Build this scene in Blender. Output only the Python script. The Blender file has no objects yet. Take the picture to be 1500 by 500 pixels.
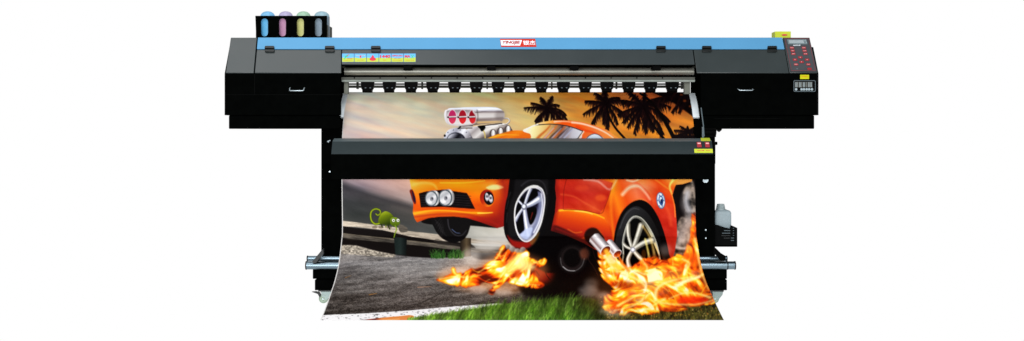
# ------------------------------------------------------------------ the picture printed on the sheet
import numpy as np, math, random
AS = 2.0; AX0, AY0, AX1, AY1 = 460, 128, 1072, 474
AW = int((AX1-AX0)*AS); AH = int((AY1-AY0)*AS)
_yy, _xx = np.mgrid[0:AH, 0:AW].astype(np.float32)
PX = AX0+(_xx+.5)/AS; PY = AY0+(_yy+.5)/AS
ART = np.zeros((AH, AW, 3), np.float32)

def smooth_pts(pts, n=5, closed=True):
    p = np.array(pts, float); out = []; N = len(p)
    rng = range(N) if closed else range(N-1)
    for i in rng:
        if closed: a, b, c, d = p[i-1], p[i], p[(i+1) % N], p[(i+2) % N]
        else: a, b, c, d = p[max(i-1, 0)], p[i], p[i+1], p[min(i+2, N-1)]
        for k in range(n):
            t = k/n
            out.append(.5*((2*b)+(c-a)*t+(2*a-5*b+4*c-d)*t*t+(3*b-a-3*c+d)*t**3))
    if not closed: out.append(p[-1])
    return np.array(out)
def bbox(p, m):
    x0 = max(0, int((p[:, 0].min()-m-AX0)*AS)); x1 = min(AW, int((p[:, 0].max()+m-AX0)*AS)+2)
    y0 = max(0, int((p[:, 1].min()-m-AY0)*AS)); y1 = min(AH, int((p[:, 1].max()+m-AY0)*AS)+2)
    if x1 <= x0 or y1 <= y0: return None
    return slice(y0, y1), slice(x0, x1)
def colour_at(c, X, Y):
    if callable(c): return c(X, Y)
    return np.array(c, np.float32)[None, None, :]*np.ones(X.shape+(1,), np.float32)
def blend(sl, m, col, mode):
    b = ART[sl]; c = colour_at(col, PX[sl], PY[sl]); m = m[..., None]
    if mode == 'n': r = c
    elif mode == 'add': ART[sl] = np.minimum(255, b+c*m); return
    elif mode == 'mul': r = b*c/255
    elif mode == 'scr': r = 255-(255-b)*(255-c)/255
    ART[sl] = b*(1-m)+r*m
def pmask(p, sl, f):
    X = PX[sl]; Y = PY[sl]; d = np.full(X.shape, 1e9, np.float32); ins = np.zeros(X.shape, bool)
    q = np.roll(p, -1, 0)
    for (x0, y0), (x1, y1) in zip(p, q):
        dx, dy = x1-x0, y1-y0; L = dx*dx+dy*dy+1e-9
        t = np.clip(((X-x0)*dx+(Y-y0)*dy)/L, 0, 1)
        np.minimum(d, (X-x0-t*dx)**2+(Y-y0-t*dy)**2, out=d)
        if y0 != y1: ins ^= ((y0 > Y) != (y1 > Y)) & (X < (x1-x0)*(Y-y0)/(y1-y0)+x0)
    d = np.sqrt(d); d[ins] *= -1
    return np.clip(.5-d/f, 0, 1)
def fill(pts, col, f=.7, a=1, sm=True, mode='n', clip=None, n=5):
    p = smooth_pts(pts, n) if sm else np.array(pts, float)
    sl = bbox(p, f)
    if sl is None: return
    m = pmask(p, sl, f)
    m = m*m*(3-2*m)*a
    if clip is not None: m = m*clip[sl]
    blend(sl, m, col, mode)
def full_mask(pts, f=.7, sm=True):
    p = smooth_pts(pts) if sm else np.array(pts, float); M = np.zeros((AH, AW), np.float32); sl = bbox(p, f); M[sl] = pmask(p, sl, f); return M
def ell(cx, cy, rx, ry, col, rot=0, **k):
    c, s = math.cos(rot), math.sin(rot)
    fill([(cx+rx*math.cos(t)*c-ry*math.sin(t)*s, cy+rx*math.cos(t)*s+ry*math.sin(t)*c) for t in [i*math.pi/12 for i in range(24)]], col, sm=False, **k)
def stroke(pts, w0, w1, col, f=.7, a=1, sm=True, mode='n', clip=None, n=4):
    p = smooth_pts(pts, n, False) if sm and len(pts) > 2 else np.array(pts, float)
    sl = bbox(p, max(w0, w1)+f)
    if sl is None: return
    X = PX[sl]; Y = PY[sl]; N = len(p)-1; best = np.full(X.shape, 1e9, np.float32)
    for i in range(N):
        (x0, y0), (x1, y1) = p[i], p[i+1]; dx, dy = x1-x0, y1-y0; L = dx*dx+dy*dy+1e-9
        t = np.clip(((X-x0)*dx+(Y-y0)*dy)/L, 0, 1)
        w = (w0+(w1-w0)*(i+t)/N)/2
        np.minimum(best, np.sqrt((X-x0-t*dx)**2+(Y-y0-t*dy)**2)-w, out=best)
    m = np.clip(.5-best/f, 0, 1)*a
    if clip is not None: m = m*clip[sl]
    blend(sl, m, col, mode)
def noise(X, Y, sx, sy, seed=0, octv=4, rot=0, gain=.5):
    c, s = math.cos(rot), math.sin(rot); U = (X*c+Y*s)/sx; V = (-X*s+Y*c)/sy; out = 0; amp = 1; tot = 0
    for o in range(octv):
        g = np.random.RandomState(seed*17+o).rand(128, 128).astype(np.float32)
        u = U*2**o+o*13.7; v = V*2**o+o*7.3; iu = np.floor(u).astype(int); iv = np.floor(v).astype(int); fu = u-iu; fv = v-iv
        fu = fu*fu*(3-2*fu); fv = fv*fv*(3-2*fv); a_ = lambda i, j: g[(iv+j) % 128, (iu+i) % 128]
        out = out+amp*((a_(0, 0)*(1-fu)+a_(1, 0)*fu)*(1-fv)+(a_(0, 1)*(1-fu)+a_(1, 1)*fu)*fv); tot += amp; amp *= gain
    return out/tot
def ramp(v, stops):
    ts = [s[0] for s in stops]
    return np.stack([np.interp(v, ts, [s[1][k] for s in stops]) for k in range(3)], -1).astype(np.float32)
def lg(x0, y0, x1, y1, *stops):
    d = (x1-x0)**2+(y1-y0)**2
    return lambda X, Y: ramp(((X-x0)*(x1-x0)+(Y-y0)*(y1-y0))/d, stops)
def grid(xs, ys, cols):
    def f(X, Y):
        out = []
        for k in range(3):
            rows = [np.interp(X, xs, [c[k] for c in r]) for r in cols]
            fy = np.interp(Y, ys, range(len(ys))); i = np.clip(fy.astype(int), 0, len(ys)-2); t = fy-i
            R = np.stack(rows, 0); out.append(np.take_along_axis(R, i[None], 0)[0]*(1-t)+np.take_along_axis(R, (i+1)[None], 0)[0]*t)
        return np.stack(out, -1).astype(np.float32)
    return f

def paint_sky():
    g = grid([500, 600, 700, 780, 860, 940, 1020], [136, 155, 175, 203, 240],
        [[(180, 180, 158), (180, 178, 138), (190, 178, 112), (196, 148, 62), (172, 110, 38), (150, 84, 42), (120, 62, 30)],
         [(196, 192, 168), (200, 190, 150), (200, 184, 122), (204, 164, 82), (180, 124, 50), (168, 96, 44), (160, 84, 36)],
         [(212, 196, 174), (216, 200, 158), (222, 194, 136), (224, 192, 106), (194, 142, 62), (196, 120, 50), (208, 134, 56)],
         [(224, 200, 180), (228, 204, 170), (226, 206, 140), (228, 200, 116), (208, 150, 60), (216, 140, 48), (230, 156, 62)],
         [(226, 200, 184), (228, 200, 178), (226, 196, 150), (224, 190, 120), (222, 150, 60), (226, 150, 44), (234, 160, 60)]])
    c = g(PX, PY)
    n = noise(PX, PY, 60, 9, 3, 4, .22)-.5; n2 = noise(PX, PY, 45, 7, 8, 4, .3)-.5
    c = c+n[..., None]*np.array([42, 22, -4])*1.5+n2[..., None]*np.array([-6, 22, 18])*1.4
    n3 = noise(PX, PY, 26, 12, 5, 3, .5)-.5; w = np.clip((PX-820)/80, 0, 1)
    c = c+(n3*w*60)[..., None]*np.array([1.1, .8, .4])
    l = c.mean(-1, keepdims=True); c = l+(c-l)*np.clip(.82+(PX[..., None]-720)/600, .82, 1.08)
    ART[:] = c*np.array([1, .97, 1.02])

def palm(cx, cy, fronds, col=(14, 6, 8), seed=1, edge=(34, 12, 12), w=2.2):
    R = random.Random(seed)
    for (ang, L, bend) in fronds:
        ang += R.uniform(-9, 9); L *= R.uniform(.85, 1.2)
        a = math.radians(ang); pts = []; x, y = cx, cy
        for k in range(9):
            pts.append((x, y)); x += math.cos(a)*L/8; y -= math.sin(a)*L/8
            a += math.radians(bend)/8
        sp = smooth_pts(pts, 4, False)
        N = len(sp)
        for i in range(2, N):
            t = i/(N-1); d = sp[i]-sp[i-1]; d /= np.hypot(*d)+1e-6
            ll = L*.31*(math.sin(math.pi*min(1, t*.8+.12))**.8)*R.uniform(.5, 1.25)
            for sgn in (-1, 1):
                if R.random() < .12: continue
                nx, ny = -d[1]*sgn, d[0]*sgn
                ex = d[0]*.55+nx*.62; ey = d[1]*.55+ny*.62+.62
                if ny < 0: ll2 = ll*.55
                else: ll2 = ll
                q = math.hypot(ex, ey)
                stroke([sp[i], (sp[i][0]+ex/q*ll2*.5, sp[i][1]+ey/q*ll2*.5-.4), (sp[i][0]+ex/q*ll2, sp[i][1]+ey/q*ll2+.5)], w*.9, .35, edge if R.random() < .3 else col, f=.8, a=.93, sm=False)
        stroke(pts, w, .5, col, f=.8)

def paint_palms():
    palm(802, 160, [(78, 17, -40), (55, 22, -90), (108, 20, 30), (140, 26, 25), (165, 32, 22), (205, 30, 25), (232, 30, 10), (-10, 34, -50), (-30, 32, -30), (-55, 26, -20), (20, 26, -70), (262, 22, 0)], seed=2)
    stroke([(800, 160), (803, 172), (800, 182)], 2.4, 2.2, (14, 6, 8))
    palm(888, 152, [(95, 22, 20), (60, 24, -80), (135, 26, 25), (165, 32, 20), (200, 36, 25), (225, 36, 20), (250, 34, 10), (20, 36, -60), (-25, 38, -40), (-50, 36, -25), (-75, 34, -10)], seed=3, w=2.6)
    stroke([(888, 152), (892, 170), (901, 187), (915, 203), (925, 215)], 2.8, 3.6, (12, 5, 6))
    palm(942, 156, [(85, 24, 10), (120, 26, 20), (150, 30, 25), (180, 34, 22), (205, 42, 30), (232, 40, 15), (255, 44, 5), (275, 44, -5), (298, 42, -12), (-40, 44, -25), (-15, 40, -40), (12, 44, -50), (35, 40, -60)], seed=4, w=3.0)
    stroke([(942, 156), (952, 176), (963, 192), (972, 203), (980, 215)], 3.4, 4, (12, 5, 6))
    stroke([(938, 137), (952, 148), (966, 165), (978, 185), (988, 204), (995, 220)], 3.4, 7, (10, 5, 5), f=.9)
    fill([(952, 126), (1040, 126), (1040, 186), (1018, 173), (1004, 163), (988, 152), (970, 142), (956, 136)], (10, 4, 5), f=2.6, sm=False)
    palm(1010, 142, [(150, 46, 10), (175, 50, 20), (200, 40, 30), (220, 28, 20)], seed=6, w=2.6)
    for x, y, r in ((1003, 148, 2.5), (998, 139, 2), (1011, 156, 2)): ell(x, y, r, r*.7, (150, 70, 24), f=2, a=.6)
    palm(1008, 195, [(90, 11, 20), (60, 14, -40), (120, 13, 30), (150, 18, 30), (190, 17, 20), (30, 14, -30), (0, 14, -20), (230, 12, 10), (-50, 12, -10)], seed=7, w=1.8)
    fill([(987, 197), (1000, 198), (1040, 198), (1040, 210), (990, 210)], (16, 6, 8), f=2, sm=False)

def chromed(mask_pts, k=.5):
    M_ = full_mask(mask_pts, 2)
    t = ART/255; ART[:] = ART*(1-M_[..., None])+(np.clip(t-.5, -1, 1)*(1+k)+.46)*255*M_[..., None]
SV = ((0, (246, 246, 252)), (.25, (214, 216, 228)), (.45, (188, 184, 186)), (.62, (236, 232, 230)), (.8, (170, 160, 158)), (1, (92, 82, 82)))
def paint_engine():
    # dome and blower
    fill([(686, 190), (705, 184), (738, 181), (748, 187), (750, 194), (736, 204), (720, 212), (686, 212)], lg(700, 180, 712, 208, (0, (250, 248, 246)), (.3, (196, 190, 188)), (.5, (232, 228, 224)), (.75, (140, 130, 128)), (1, (100, 92, 90))))
    stroke([(700, 187), (712, 184), (735, 181)], 2.6, 2, (120, 114, 112)); stroke([(712, 185.5), (736, 183)], 1.6, 1.2, (236, 234, 232))
    for x, y in ((722, 196), (733, 193), (744, 190)):
        ell(x, y, 5, 6.5, (112, 104, 102), f=2); ell(x+.5, y, 3.2, 5.5, lg(x-3, y, x+4, y, (0, (160, 154, 152)), (.5, (250, 248, 246)), (1, (176, 168, 164))), f=1.2)
    fill([(684, 190), (700, 186), (706, 192), (708, 204), (708, 212), (684, 212)], lg(686, 186, 704, 206, (0, (238, 236, 240)), (.4, (176, 170, 170)), (.7, (222, 218, 216)), (1, (130, 122, 120))))
    stroke([(707, 190), (710, 196), (711, 206)], 1.8, 1.8, (206, 180, 104)); fill([(700, 185), (709, 184), (711, 188), (706, 193), (703, 189)], (40, 44, 52), f=1)
    fill([(658, 190), (672, 187), (684, 190), (690, 198), (692, 212), (650, 212), (652, 198)], lg(656, 188, 688, 206, (0, (228, 230, 240)), (.35, (172, 172, 182)), (.6, (238, 238, 244)), (1, (140, 136, 140))))
    ell(668, 206, 14, 12, (92, 92, 100), f=1.4); ell(667, 206, 12, 10.5, lg(658, 196, 676, 210, (0, (236, 238, 246)), (.3, (150, 150, 158)), (.55, (70, 70, 76)), (1, (150, 150, 156))), f=1.2)
    for x, y in ((656, 194), (664, 190.5), (674, 190.5), (683, 194), (689, 201)): ell(x, y, 1, 1, (110, 110, 122), f=.8); ell(x-.4, y-.4, .5, .5, (250, 250, 255), f=.6)
    ell(651.5, 199, 1.6, 1.8, (36, 36, 50), f=1)
    fill([(672, 184), (693, 183), (692, 188.5), (670, 189)], lg(0, 183, 0, 189, (0, (60, 54, 54)), (.5, (214, 208, 206)), (1, (90, 84, 84))), sm=False); fill([(670, 189), (674, 184.5), (676, 185), (673, 189.5)], (30, 26, 28), sm=False)
    # loop pipe
    stroke([(737, 174), (744, 174), (746.5, 178), (742, 182), (731, 184.5)], 1.9, 1.6, (140, 132, 128)); stroke([(737, 173.6), (744, 173.5), (746, 177.5), (741.5, 181.6), (731, 184)], .9, .8, (240, 238, 236))
    # scoop
    fill([(655, 161.5), (672, 158), (700, 157), (724, 157.3), (733, 160), (738.5, 165), (739, 171), (736, 177), (729, 180), (700, 183), (690, 184), (672, 184)],
         lg(0, 156.5, 0, 184, (0, (206, 214, 232)), (.1, (226, 230, 242)), (.2, (208, 206, 212)), (.3, (160, 152, 152)), (.36, (206, 200, 198)), (.55, (216, 212, 210)), (.74, (170, 160, 158)), (.82, (206, 172, 120)), (.9, (150, 134, 124)), (1, (110, 100, 98))))
    stroke([(697, 165), (715, 163), (738, 163.6)], .8, .5, (110, 102, 104), a=.8)
    ell(733, 170, 8, 10, (120, 112, 112), f=8, a=.35)
    fill([(650.6, 170), (651.3, 163.5), (655, 160.6), (670, 160), (688, 160), (694, 163), (697.5, 170), (697, 178), (692, 183), (675, 184.5), (660, 183.5), (653, 179)], lg(650, 160, 700, 184, (0, (236, 234, 236)), (.3, (202, 196, 200)), (.6, (214, 208, 208)), (1, (178, 168, 168))), f=.8)
    fill([(653.5, 171), (654, 165), (658, 162), (688, 161.6), (693, 165), (695.5, 171), (694, 179), (688, 181.6), (662, 181.8), (656, 178)], lg(0, 161, 0, 182, (0, (150, 144, 146)), (.3, (196, 190, 192)), (1, (222, 216, 216))), f=1)
    inner = full_mask([(653, 171), (653.5, 164), (658, 161.5), (688, 161.2), (693, 165), (696.5, 171), (695.5, 179), (688, 182), (662, 182), (656, 178)], 1)
    for cx, c0, c1 in ((662.6, (178, 44, 96), (206, 60, 92)), (677.6, (156, 26, 44), (214, 44, 50)), (692.5, (140, 22, 36), (206, 42, 48))):
        ell(cx, 171.5, 6.4, 10.8, (236, 230, 230), f=1, a=.85, clip=inner)
        ell(cx, 171.5, 5.7, 10.1, lg(0, 162, 0, 182, (0, c0), (.45, c0), (.7, c1), (1, c1)), f=.8, clip=inner)
        stroke([(cx-6.5, 171.9), (cx+6.2, 171.2)], 2.2, 2.0, (110, 90, 96), sm=False, clip=inner); stroke([(cx-6, 171.6), (cx+6.2, 170.9)], 1.3, 1.2, (236, 232, 232), sm=False, clip=inner)
        ell(cx-6.3, 172, 1.2, 1.1, (30, 24, 28), f=.8)
    stroke([(700, 176), (720, 174.5), (736, 173)], 4, 2, (120, 108, 106), f=4, a=.55); stroke([(700, 180), (716, 179), (732, 177.6)], 2, 1, (226, 178, 110), f=2, a=.6); stroke([(700, 160.5), (722, 159.6), (734, 161)], 1.4, .8, (255, 255, 255), f=1.2, a=.8); stroke([(699, 162), (700, 172), (698, 181)], 2, 1.4, (120, 112, 112), f=2, a=.6)
    ART[int((154-AY0)*AS):int((204-AY0)*AS), int((648-AX0)*AS):int((752-AX0)*AS)] *= 1
    b_ = ART; g_ = full_mask([(650, 186), (660, 157), (735, 157), (741, 170), (750, 190), (752, 204), (650, 204)], 3)*np.clip(1-(b_.max(-1)-b_.min(-1))/40, 0, 1); ART[:] = b_+g_[..., None]*((b_-176)*.5-16)

def paint_roof():
    fill([(708, 206), (722, 199), (738, 194.5), (750, 191.5), (764, 191.5), (776, 195), (781, 198), (785, 206), (785, 270), (640, 270), (640, 240), (690, 210)],
         lg(730, 192, 742, 212, (0, (206, 104, 26)), (.2, (244, 152, 34)), (.45, (238, 116, 18)), (.7, (244, 132, 24)), (1, (234, 110, 20))), f=.9)
    stroke([(712, 204), (735, 198), (760, 198)], 1.5, .6, (255, 196, 60), a=.8); stroke([(735, 195.5), (752, 192.4)], .8, .4, (90, 60, 30), a=.5)
    body = [(766, 191.5), (776, 186), (786, 181.5), (800, 178), (820, 176.2), (845, 178), (862, 181.5), (880, 187), (893, 193), (906, 202), (940, 215), (990, 240), (1000, 270), (780, 270), (778, 200)]
    fill(body, lg(780, 178, 900, 203, (0, (250, 236, 200)), (.18, (250, 180, 90)), (.35, (236, 88, 18)), (.55, (240, 92, 20)), (.75, (238, 120, 60)), (1, (250, 150, 70))), f=1)
    stroke([(838, 179.5), (850, 181), (862, 184), (876, 189), (888, 195), (898, 202)], 3, 1.6, (255, 236, 220), f=1.6, a=.75)
    stroke([(812, 178.6), (826, 178), (836, 179)], 2, 1, (255, 232, 216), f=1.5, a=.7); stroke([(845, 186), (856, 191), (868, 194), (880, 200)], 3, 2, (226, 60, 10), f=3, a=.8)
    gl = [(767, 192.5), (778, 186.5), (788, 183), (805, 182.2), (825, 184), (840, 187.8), (851.5, 192), (852.5, 194), (845, 206), (784, 206), (779, 197.5)]
    G = full_mask(gl, .8)
    fill(gl, lg(768, 190, 850, 200, (0, (244, 240, 226)), (.15, (250, 238, 170)), (.4, (224, 180, 110)), (.65, (120, 90, 80)), (.85, (190, 186, 196)), (1, (214, 214, 222))), f=.8)
    for i, (x, c) in enumerate(((806, (196, 92, 30)), (816, (222, 106, 36)), (825, (56, 34, 30)), (829, (190, 96, 44)), (836, (60, 40, 36)), (842, (130, 124, 136)))):
        stroke([(x, 184), (x-6, 191), (x-16, 200), (x-20, 206)], 1.5, 5.5, c, f=2.4, a=.8, clip=G)
    for x in (811, 822, 833, 840): stroke([(x, 188), (x-14, 203)], 1, 2.4, (190, 196, 222), f=2, a=.7, clip=G)
    stroke([(784, 183.6), (805, 182), (825, 183.6), (840, 187.2), (851, 191.4), (853.6, 192.8), (850, 198), (845, 205)], 1.3, 1.3, (40, 34, 34), f=.8)
    stroke([(767, 192), (778, 186), (788, 182.6)], 1.6, 1.2, (240, 240, 240), f=.9); stroke([(855, 193), (851, 199), (847, 206)], 1.8, 1.8, (250, 210, 180), f=1)
    fill([(858, 206), (862, 200), (870, 196.4), (878, 198.5), (886, 206)], lg(0, 196, 0, 206, (0, (236, 242, 250)), (1, (160, 180, 200))), f=.8); stroke([(858, 206), (862, 200), (870, 196.4), (878, 198.5), (886, 206)], 1, 1, (70, 70, 80))

def paint_back():
    # misty hills, road and guard rail of the lower picture
    low = full_mask([(455, 240), (1080, 240), (1080, 480), (455, 480)], 6, False)
    g = grid([500, 530, 560, 600, 640, 700, 760], [262, 275, 295, 315, 335, 352],
        [[(150, 136, 140), (176, 150, 152), (200, 164, 158), (216, 170, 150), (200, 160, 140), (190, 170, 150), (190, 170, 150)],
         [(112, 108, 116), (132, 122, 130), (176, 150, 148), (206, 166, 152), (190, 160, 145), (180, 165, 150), (180, 165, 150)],
         [(96, 96, 100), (98, 98, 100), (116, 110, 112), (150, 134, 130), (160, 150, 142), (170, 165, 155), (170, 165, 155)],
         [(96, 100, 98), (90, 94, 92), (96, 98, 96), (118, 114, 110), (150, 146, 140), (176, 174, 164), (180, 176, 168)],
         [(130, 130, 126), (124, 124, 122), (110, 112, 110), (112, 114, 112), (120, 124, 122), (180, 178, 170), (196, 192, 180)],
         [(120, 120, 118), (120, 120, 118), (110, 112, 110), (112, 114, 112), (130, 130, 126), (180, 178, 170), (190, 186, 176)]])
    c = g(PX, PY)+(noise(PX, PY, 30, 8, 21, 4, .35)-.5)[..., None]*26
    ART[:] = ART*(1-low[..., None])+c*low[..., None]
    stroke([(496, 270), (520, 278), (550, 289), (590, 300), (606, 304)], 7, 4, (84, 84, 90), f=7, a=.55)
    stroke([(496, 296), (530, 300), (570, 300)], 8, 3, (80, 84, 84), f=9, a=.45)
    hl = full_mask([(490, 268), (520, 275), (560, 287), (604, 300), (640, 316), (640, 345), (490, 330)], 10)
    ART[:] = ART*(1-.36*hl[..., None])
    # black void on the far right, rocks and smoke
    fill([(985, 240), (1080, 240), (1080, 400), (980, 400)], (14, 10, 10), sm=False, f=3)
    fill([(1000, 285), (1008, 268), (1014, 264), (1018, 280), (1020, 330), (1019, 372), (985, 378), (988, 345), (996, 320), (1004, 316)], lambda X, Y: (np.clip(noise(X, Y, 9, 9, 31, 4)*2.2-.55, 0, 1))[..., None]*np.array([150, 136, 124], np.float32)+10, f=4)
    stroke([(1006, 285), (1004, 300), (1010, 315), (1004, 335), (998, 350)], 10, 16, (168, 164, 166), f=9, a=.6)
    stroke([(1007, 282), (1005, 295), (1009, 308)], 5, 6, (190, 190, 196), f=5, a=.6)
    stroke([(988, 362), (1000, 364), (1013, 363)], 4, 3, (186, 180, 174), f=3, a=.8)
    # road
    road = grid([470, 600, 720, 850], [368, 385, 410, 440, 470], [[(126, 118, 110), (116, 112, 112), (150, 146, 142), (90, 84, 80)], [(104, 100, 100), (112, 109, 108), (132, 130, 128), (40, 36, 34)],
        [(92, 88, 86), (104, 98, 95), (110, 106, 102), (30, 26, 24)], [(72, 66, 62), (88, 80, 76), (84, 76, 70), (60, 54, 48)], [(60, 54, 50), (70, 62, 58), (80, 72, 66), (70, 60, 50)]])
    rs = np.random.RandomState(5); spk = rs.rand(AH, AW).astype(np.float32); spk = (spk+np.roll(spk, 1, 1))/2
    def rd(X, Y):
        sl = (slice(int(round((Y[0, 0]-AY0)*AS-.5)), int(round((Y[0, 0]-AY0)*AS-.5))+X.shape[0]), slice(int(round((X[0, 0]-AX0)*AS-.5)), int(round((X[0, 0]-AX0)*AS-.5))+X.shape[1]))
        c = road(X, Y); k = 40+30*np.clip((Y-400)/50, 0, 1)
        return c+((spk[sl]-.5)*k*1.3)[..., None]+((noise(X, Y, 40, 4, 9, 4, -.08)-.5)*74)[..., None]+(12-14*np.clip((Y-395)/60, 0, 1))[..., None]-6+((noise(X, Y, 5, 2.0, 12, 3)-.5)*44)[..., None]*np.array([1.05, 1, .95])
    fill([(440, 356), (500, 358), (530, 366), (580, 374), (640, 376), (700, 376), (1080, 372), (1080, 480), (440, 480)], rd, f=1.5, sm=False)
    # gravel verge
    fill([(490, 355), (502, 356), (525, 360), (555, 367), (577, 372), (575, 377), (540, 375), (505, 372), (490, 371)], lambda X, Y: (150+(noise(X, Y, 2.6, 1.8, 14, 3)-.5)*190)[..., None]*np.array([1, .94, .86], np.float32), f=1.5)
    # dark behind the rail
    fill([(490, 330), (520, 334), (580, 340), (640, 352), (690, 358), (693, 374), (640, 378), (600, 376), (578, 373), (548, 367), (522, 360), (490, 356)], (20, 15, 14), f=2)
    fill([(690, 369), (730, 366), (742, 372), (735, 379), (700, 380)], (58, 60, 62), f=3, a=.9)
    ell(520, 350, 14, 2, (70, 66, 50), f=3, a=.35)
    wood = lambda a, b: (lambda X, Y: (a+(noise(X, Y, 14, 1.2, 41, 4, .12)-.5)*b)[..., None]*np.array([1, .93, .84], np.float32))
    # upper rail
    fill([(490, 322.5), (515, 325), (545, 329), (592, 335), (596, 339), (600, 342), (640, 346), (640, 352), (600, 346.5), (560, 337), (520, 332.5), (490, 331)], wood(200, 130), f=1.1, sm=False)
    fill([(592, 338), (620, 341), (700, 351), (760, 355), (760, 359), (700, 357), (640, 352.5), (596, 344)], wood(176, 110), f=1.4, sm=False)
    fill([(584, 329), (592, 331), (597, 335), (596, 340), (586, 340)], wood(90, 90), f=1.2)
    # lower rail
    fill([(490, 340), (520, 344), (580, 350), (640, 357), (698, 364), (740, 367), (740, 371), (698, 370.5), (640, 363), (580, 356.5), (520, 351), (490, 347)], wood(84, 110), f=1.2, sm=False)
    fill([(640, 350), (660, 356), (700, 360), (740, 362), (740, 366), (698, 363.5), (640, 356.5)], wood(60, 60), f=1.2, a=.5)
    stroke([(490, 341), (520, 344.6), (580, 351), (640, 357.6)], 1, 1, (140, 128, 108), a=.55)
    # posts
    fill([(577, 347), (596, 349), (595, 374), (579, 373)], lg(576, 0, 597, 0, (0, (26, 36, 34)), (.5, (38, 48, 46)), (1, (10, 14, 14))), f=1.2, sm=False)
    fill([(674, 348), (690, 349), (690, 376), (674, 376)], lg(674, 0, 690, 0, (0, (34, 28, 22)), (.6, (92, 78, 58)), (1, (50, 40, 30))), f=1.2, sm=False)
    R = random.Random(4)
    for cx in (638, 645, 672, 664):
        for k in range(34):
            x = cx+R.uniform(-7, 7); h = R.uniform(5, 15)
            stroke([(x, 378+R.uniform(-1, 1)), (x+R.uniform(-3, 3), 378-h*.6), (x+R.uniform(-6, 6), 378-h)], .9, .3, R.choice([(40, 80, 30), (58, 104, 42), (26, 54, 22), (76, 120, 56)]), f=.6, a=.9, sm=False)
    # dust
    for x, y, rx, ry, a in ((690, 376, 12, 12, .55), (712, 360, 16, 10, .6), (730, 352, 14, 9, .5), (655, 400, 26, 5, .25), (600, 392, 40, 5, .12), (570, 425, 60, 3, .1)):
        ell(x, y, rx, ry, (200, 196, 190), f=14, a=a)
    # cracks and dry leaves on the road
    stroke([(610, 447), (625, 440), (640, 433), (652, 426), (662, 421)], .8, .7, (40, 34, 30), a=.8); stroke([(652, 426), (664, 427)], .6, .4, (40, 34, 30), a=.7)
    stroke([(736, 434), (760, 430), (780, 422)], .9, .6, (40, 34, 30), a=.7); stroke([(560, 430), (590, 424)], .6, .4, (50, 42, 38), a=.5)
    stroke([(541, 432), (546, 431), (552, 430)], 1.6, .8, (150, 104, 50), a=.8); stroke([(506, 407), (514, 404)], 1.4, .6, (140, 104, 66), a=.7); stroke([(612, 421), (632, 420)], 1.2, .6, (200, 150, 120), a=.6)

def deepen(pts, k, off, f=2):
    m_ = full_mask(pts, f)*np.clip(1-(ART.max(-1)-ART.min(-1))/60, 0, 1); ART[:] = ART+m_[..., None]*((ART-170)*k+off)
def paint_chameleon():
    g0 = (106, 122, 14); g1 = (160, 176, 36); d = (40, 52, 8)
    for w, c in ((3.6, d), (2.8, g0), (1.2, g1)):
        stroke([(557, 327), (550, 328.5), (544.5, 324), (542.8, 316), (544.5, 309.5), (550, 306.3), (556, 308), (557.3, 312.5), (553.5, 315.5), (550.6, 313.5)], w, w*.6, c, f=.8)
    for x in (549, 558, 570): ell(x, 333, 4, 2, (60, 48, 34), f=2, a=.5)
    stroke([(560, 322), (556, 318), (558, 327), (560, 333)], 2, 1.6, d, f=.8); stroke([(570, 325), (569, 331), (571, 336)], 2.2, 1.6, d, f=.8); stroke([(566, 326), (565, 333)], 1.8, 1.2, g0, f=.8)
    fill([(554, 325), (557, 315), (563.5, 310), (570.5, 311.5), (576, 317), (578, 326), (571, 329.5), (561, 329)], lg(560, 311, 568, 329, (0, (152, 166, 36)), (.4, (104, 120, 14)), (1, (44, 58, 8))), f=.9)
    for k in range(7): stroke([(558+k*2.4, 315+abs(k-3)*.6), (560+k*2.4, 326)], .5, .3, (80, 100, 14), a=.6, sm=False)
    fill([(572, 321), (576, 318.5), (583, 320), (586, 325), (583, 331), (577, 332), (572, 328)], lg(0, 318, 0, 332, (0, (132, 156, 30)), (1, (70, 90, 12))), f=.9)
    stroke([(579, 331), (581, 336), (579, 341), (577, 348)], 1.8, 1.2, (128, 152, 34), f=.8)
    for x in (576.4, 583): ell(x, 323, 2.8, 2.9, d, f=.7); ell(x, 323, 2.2, 2.3, (244, 246, 226), f=.6); ell(x+.2, 323.2, .9, .9, (20, 24, 6), f=.5)

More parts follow.
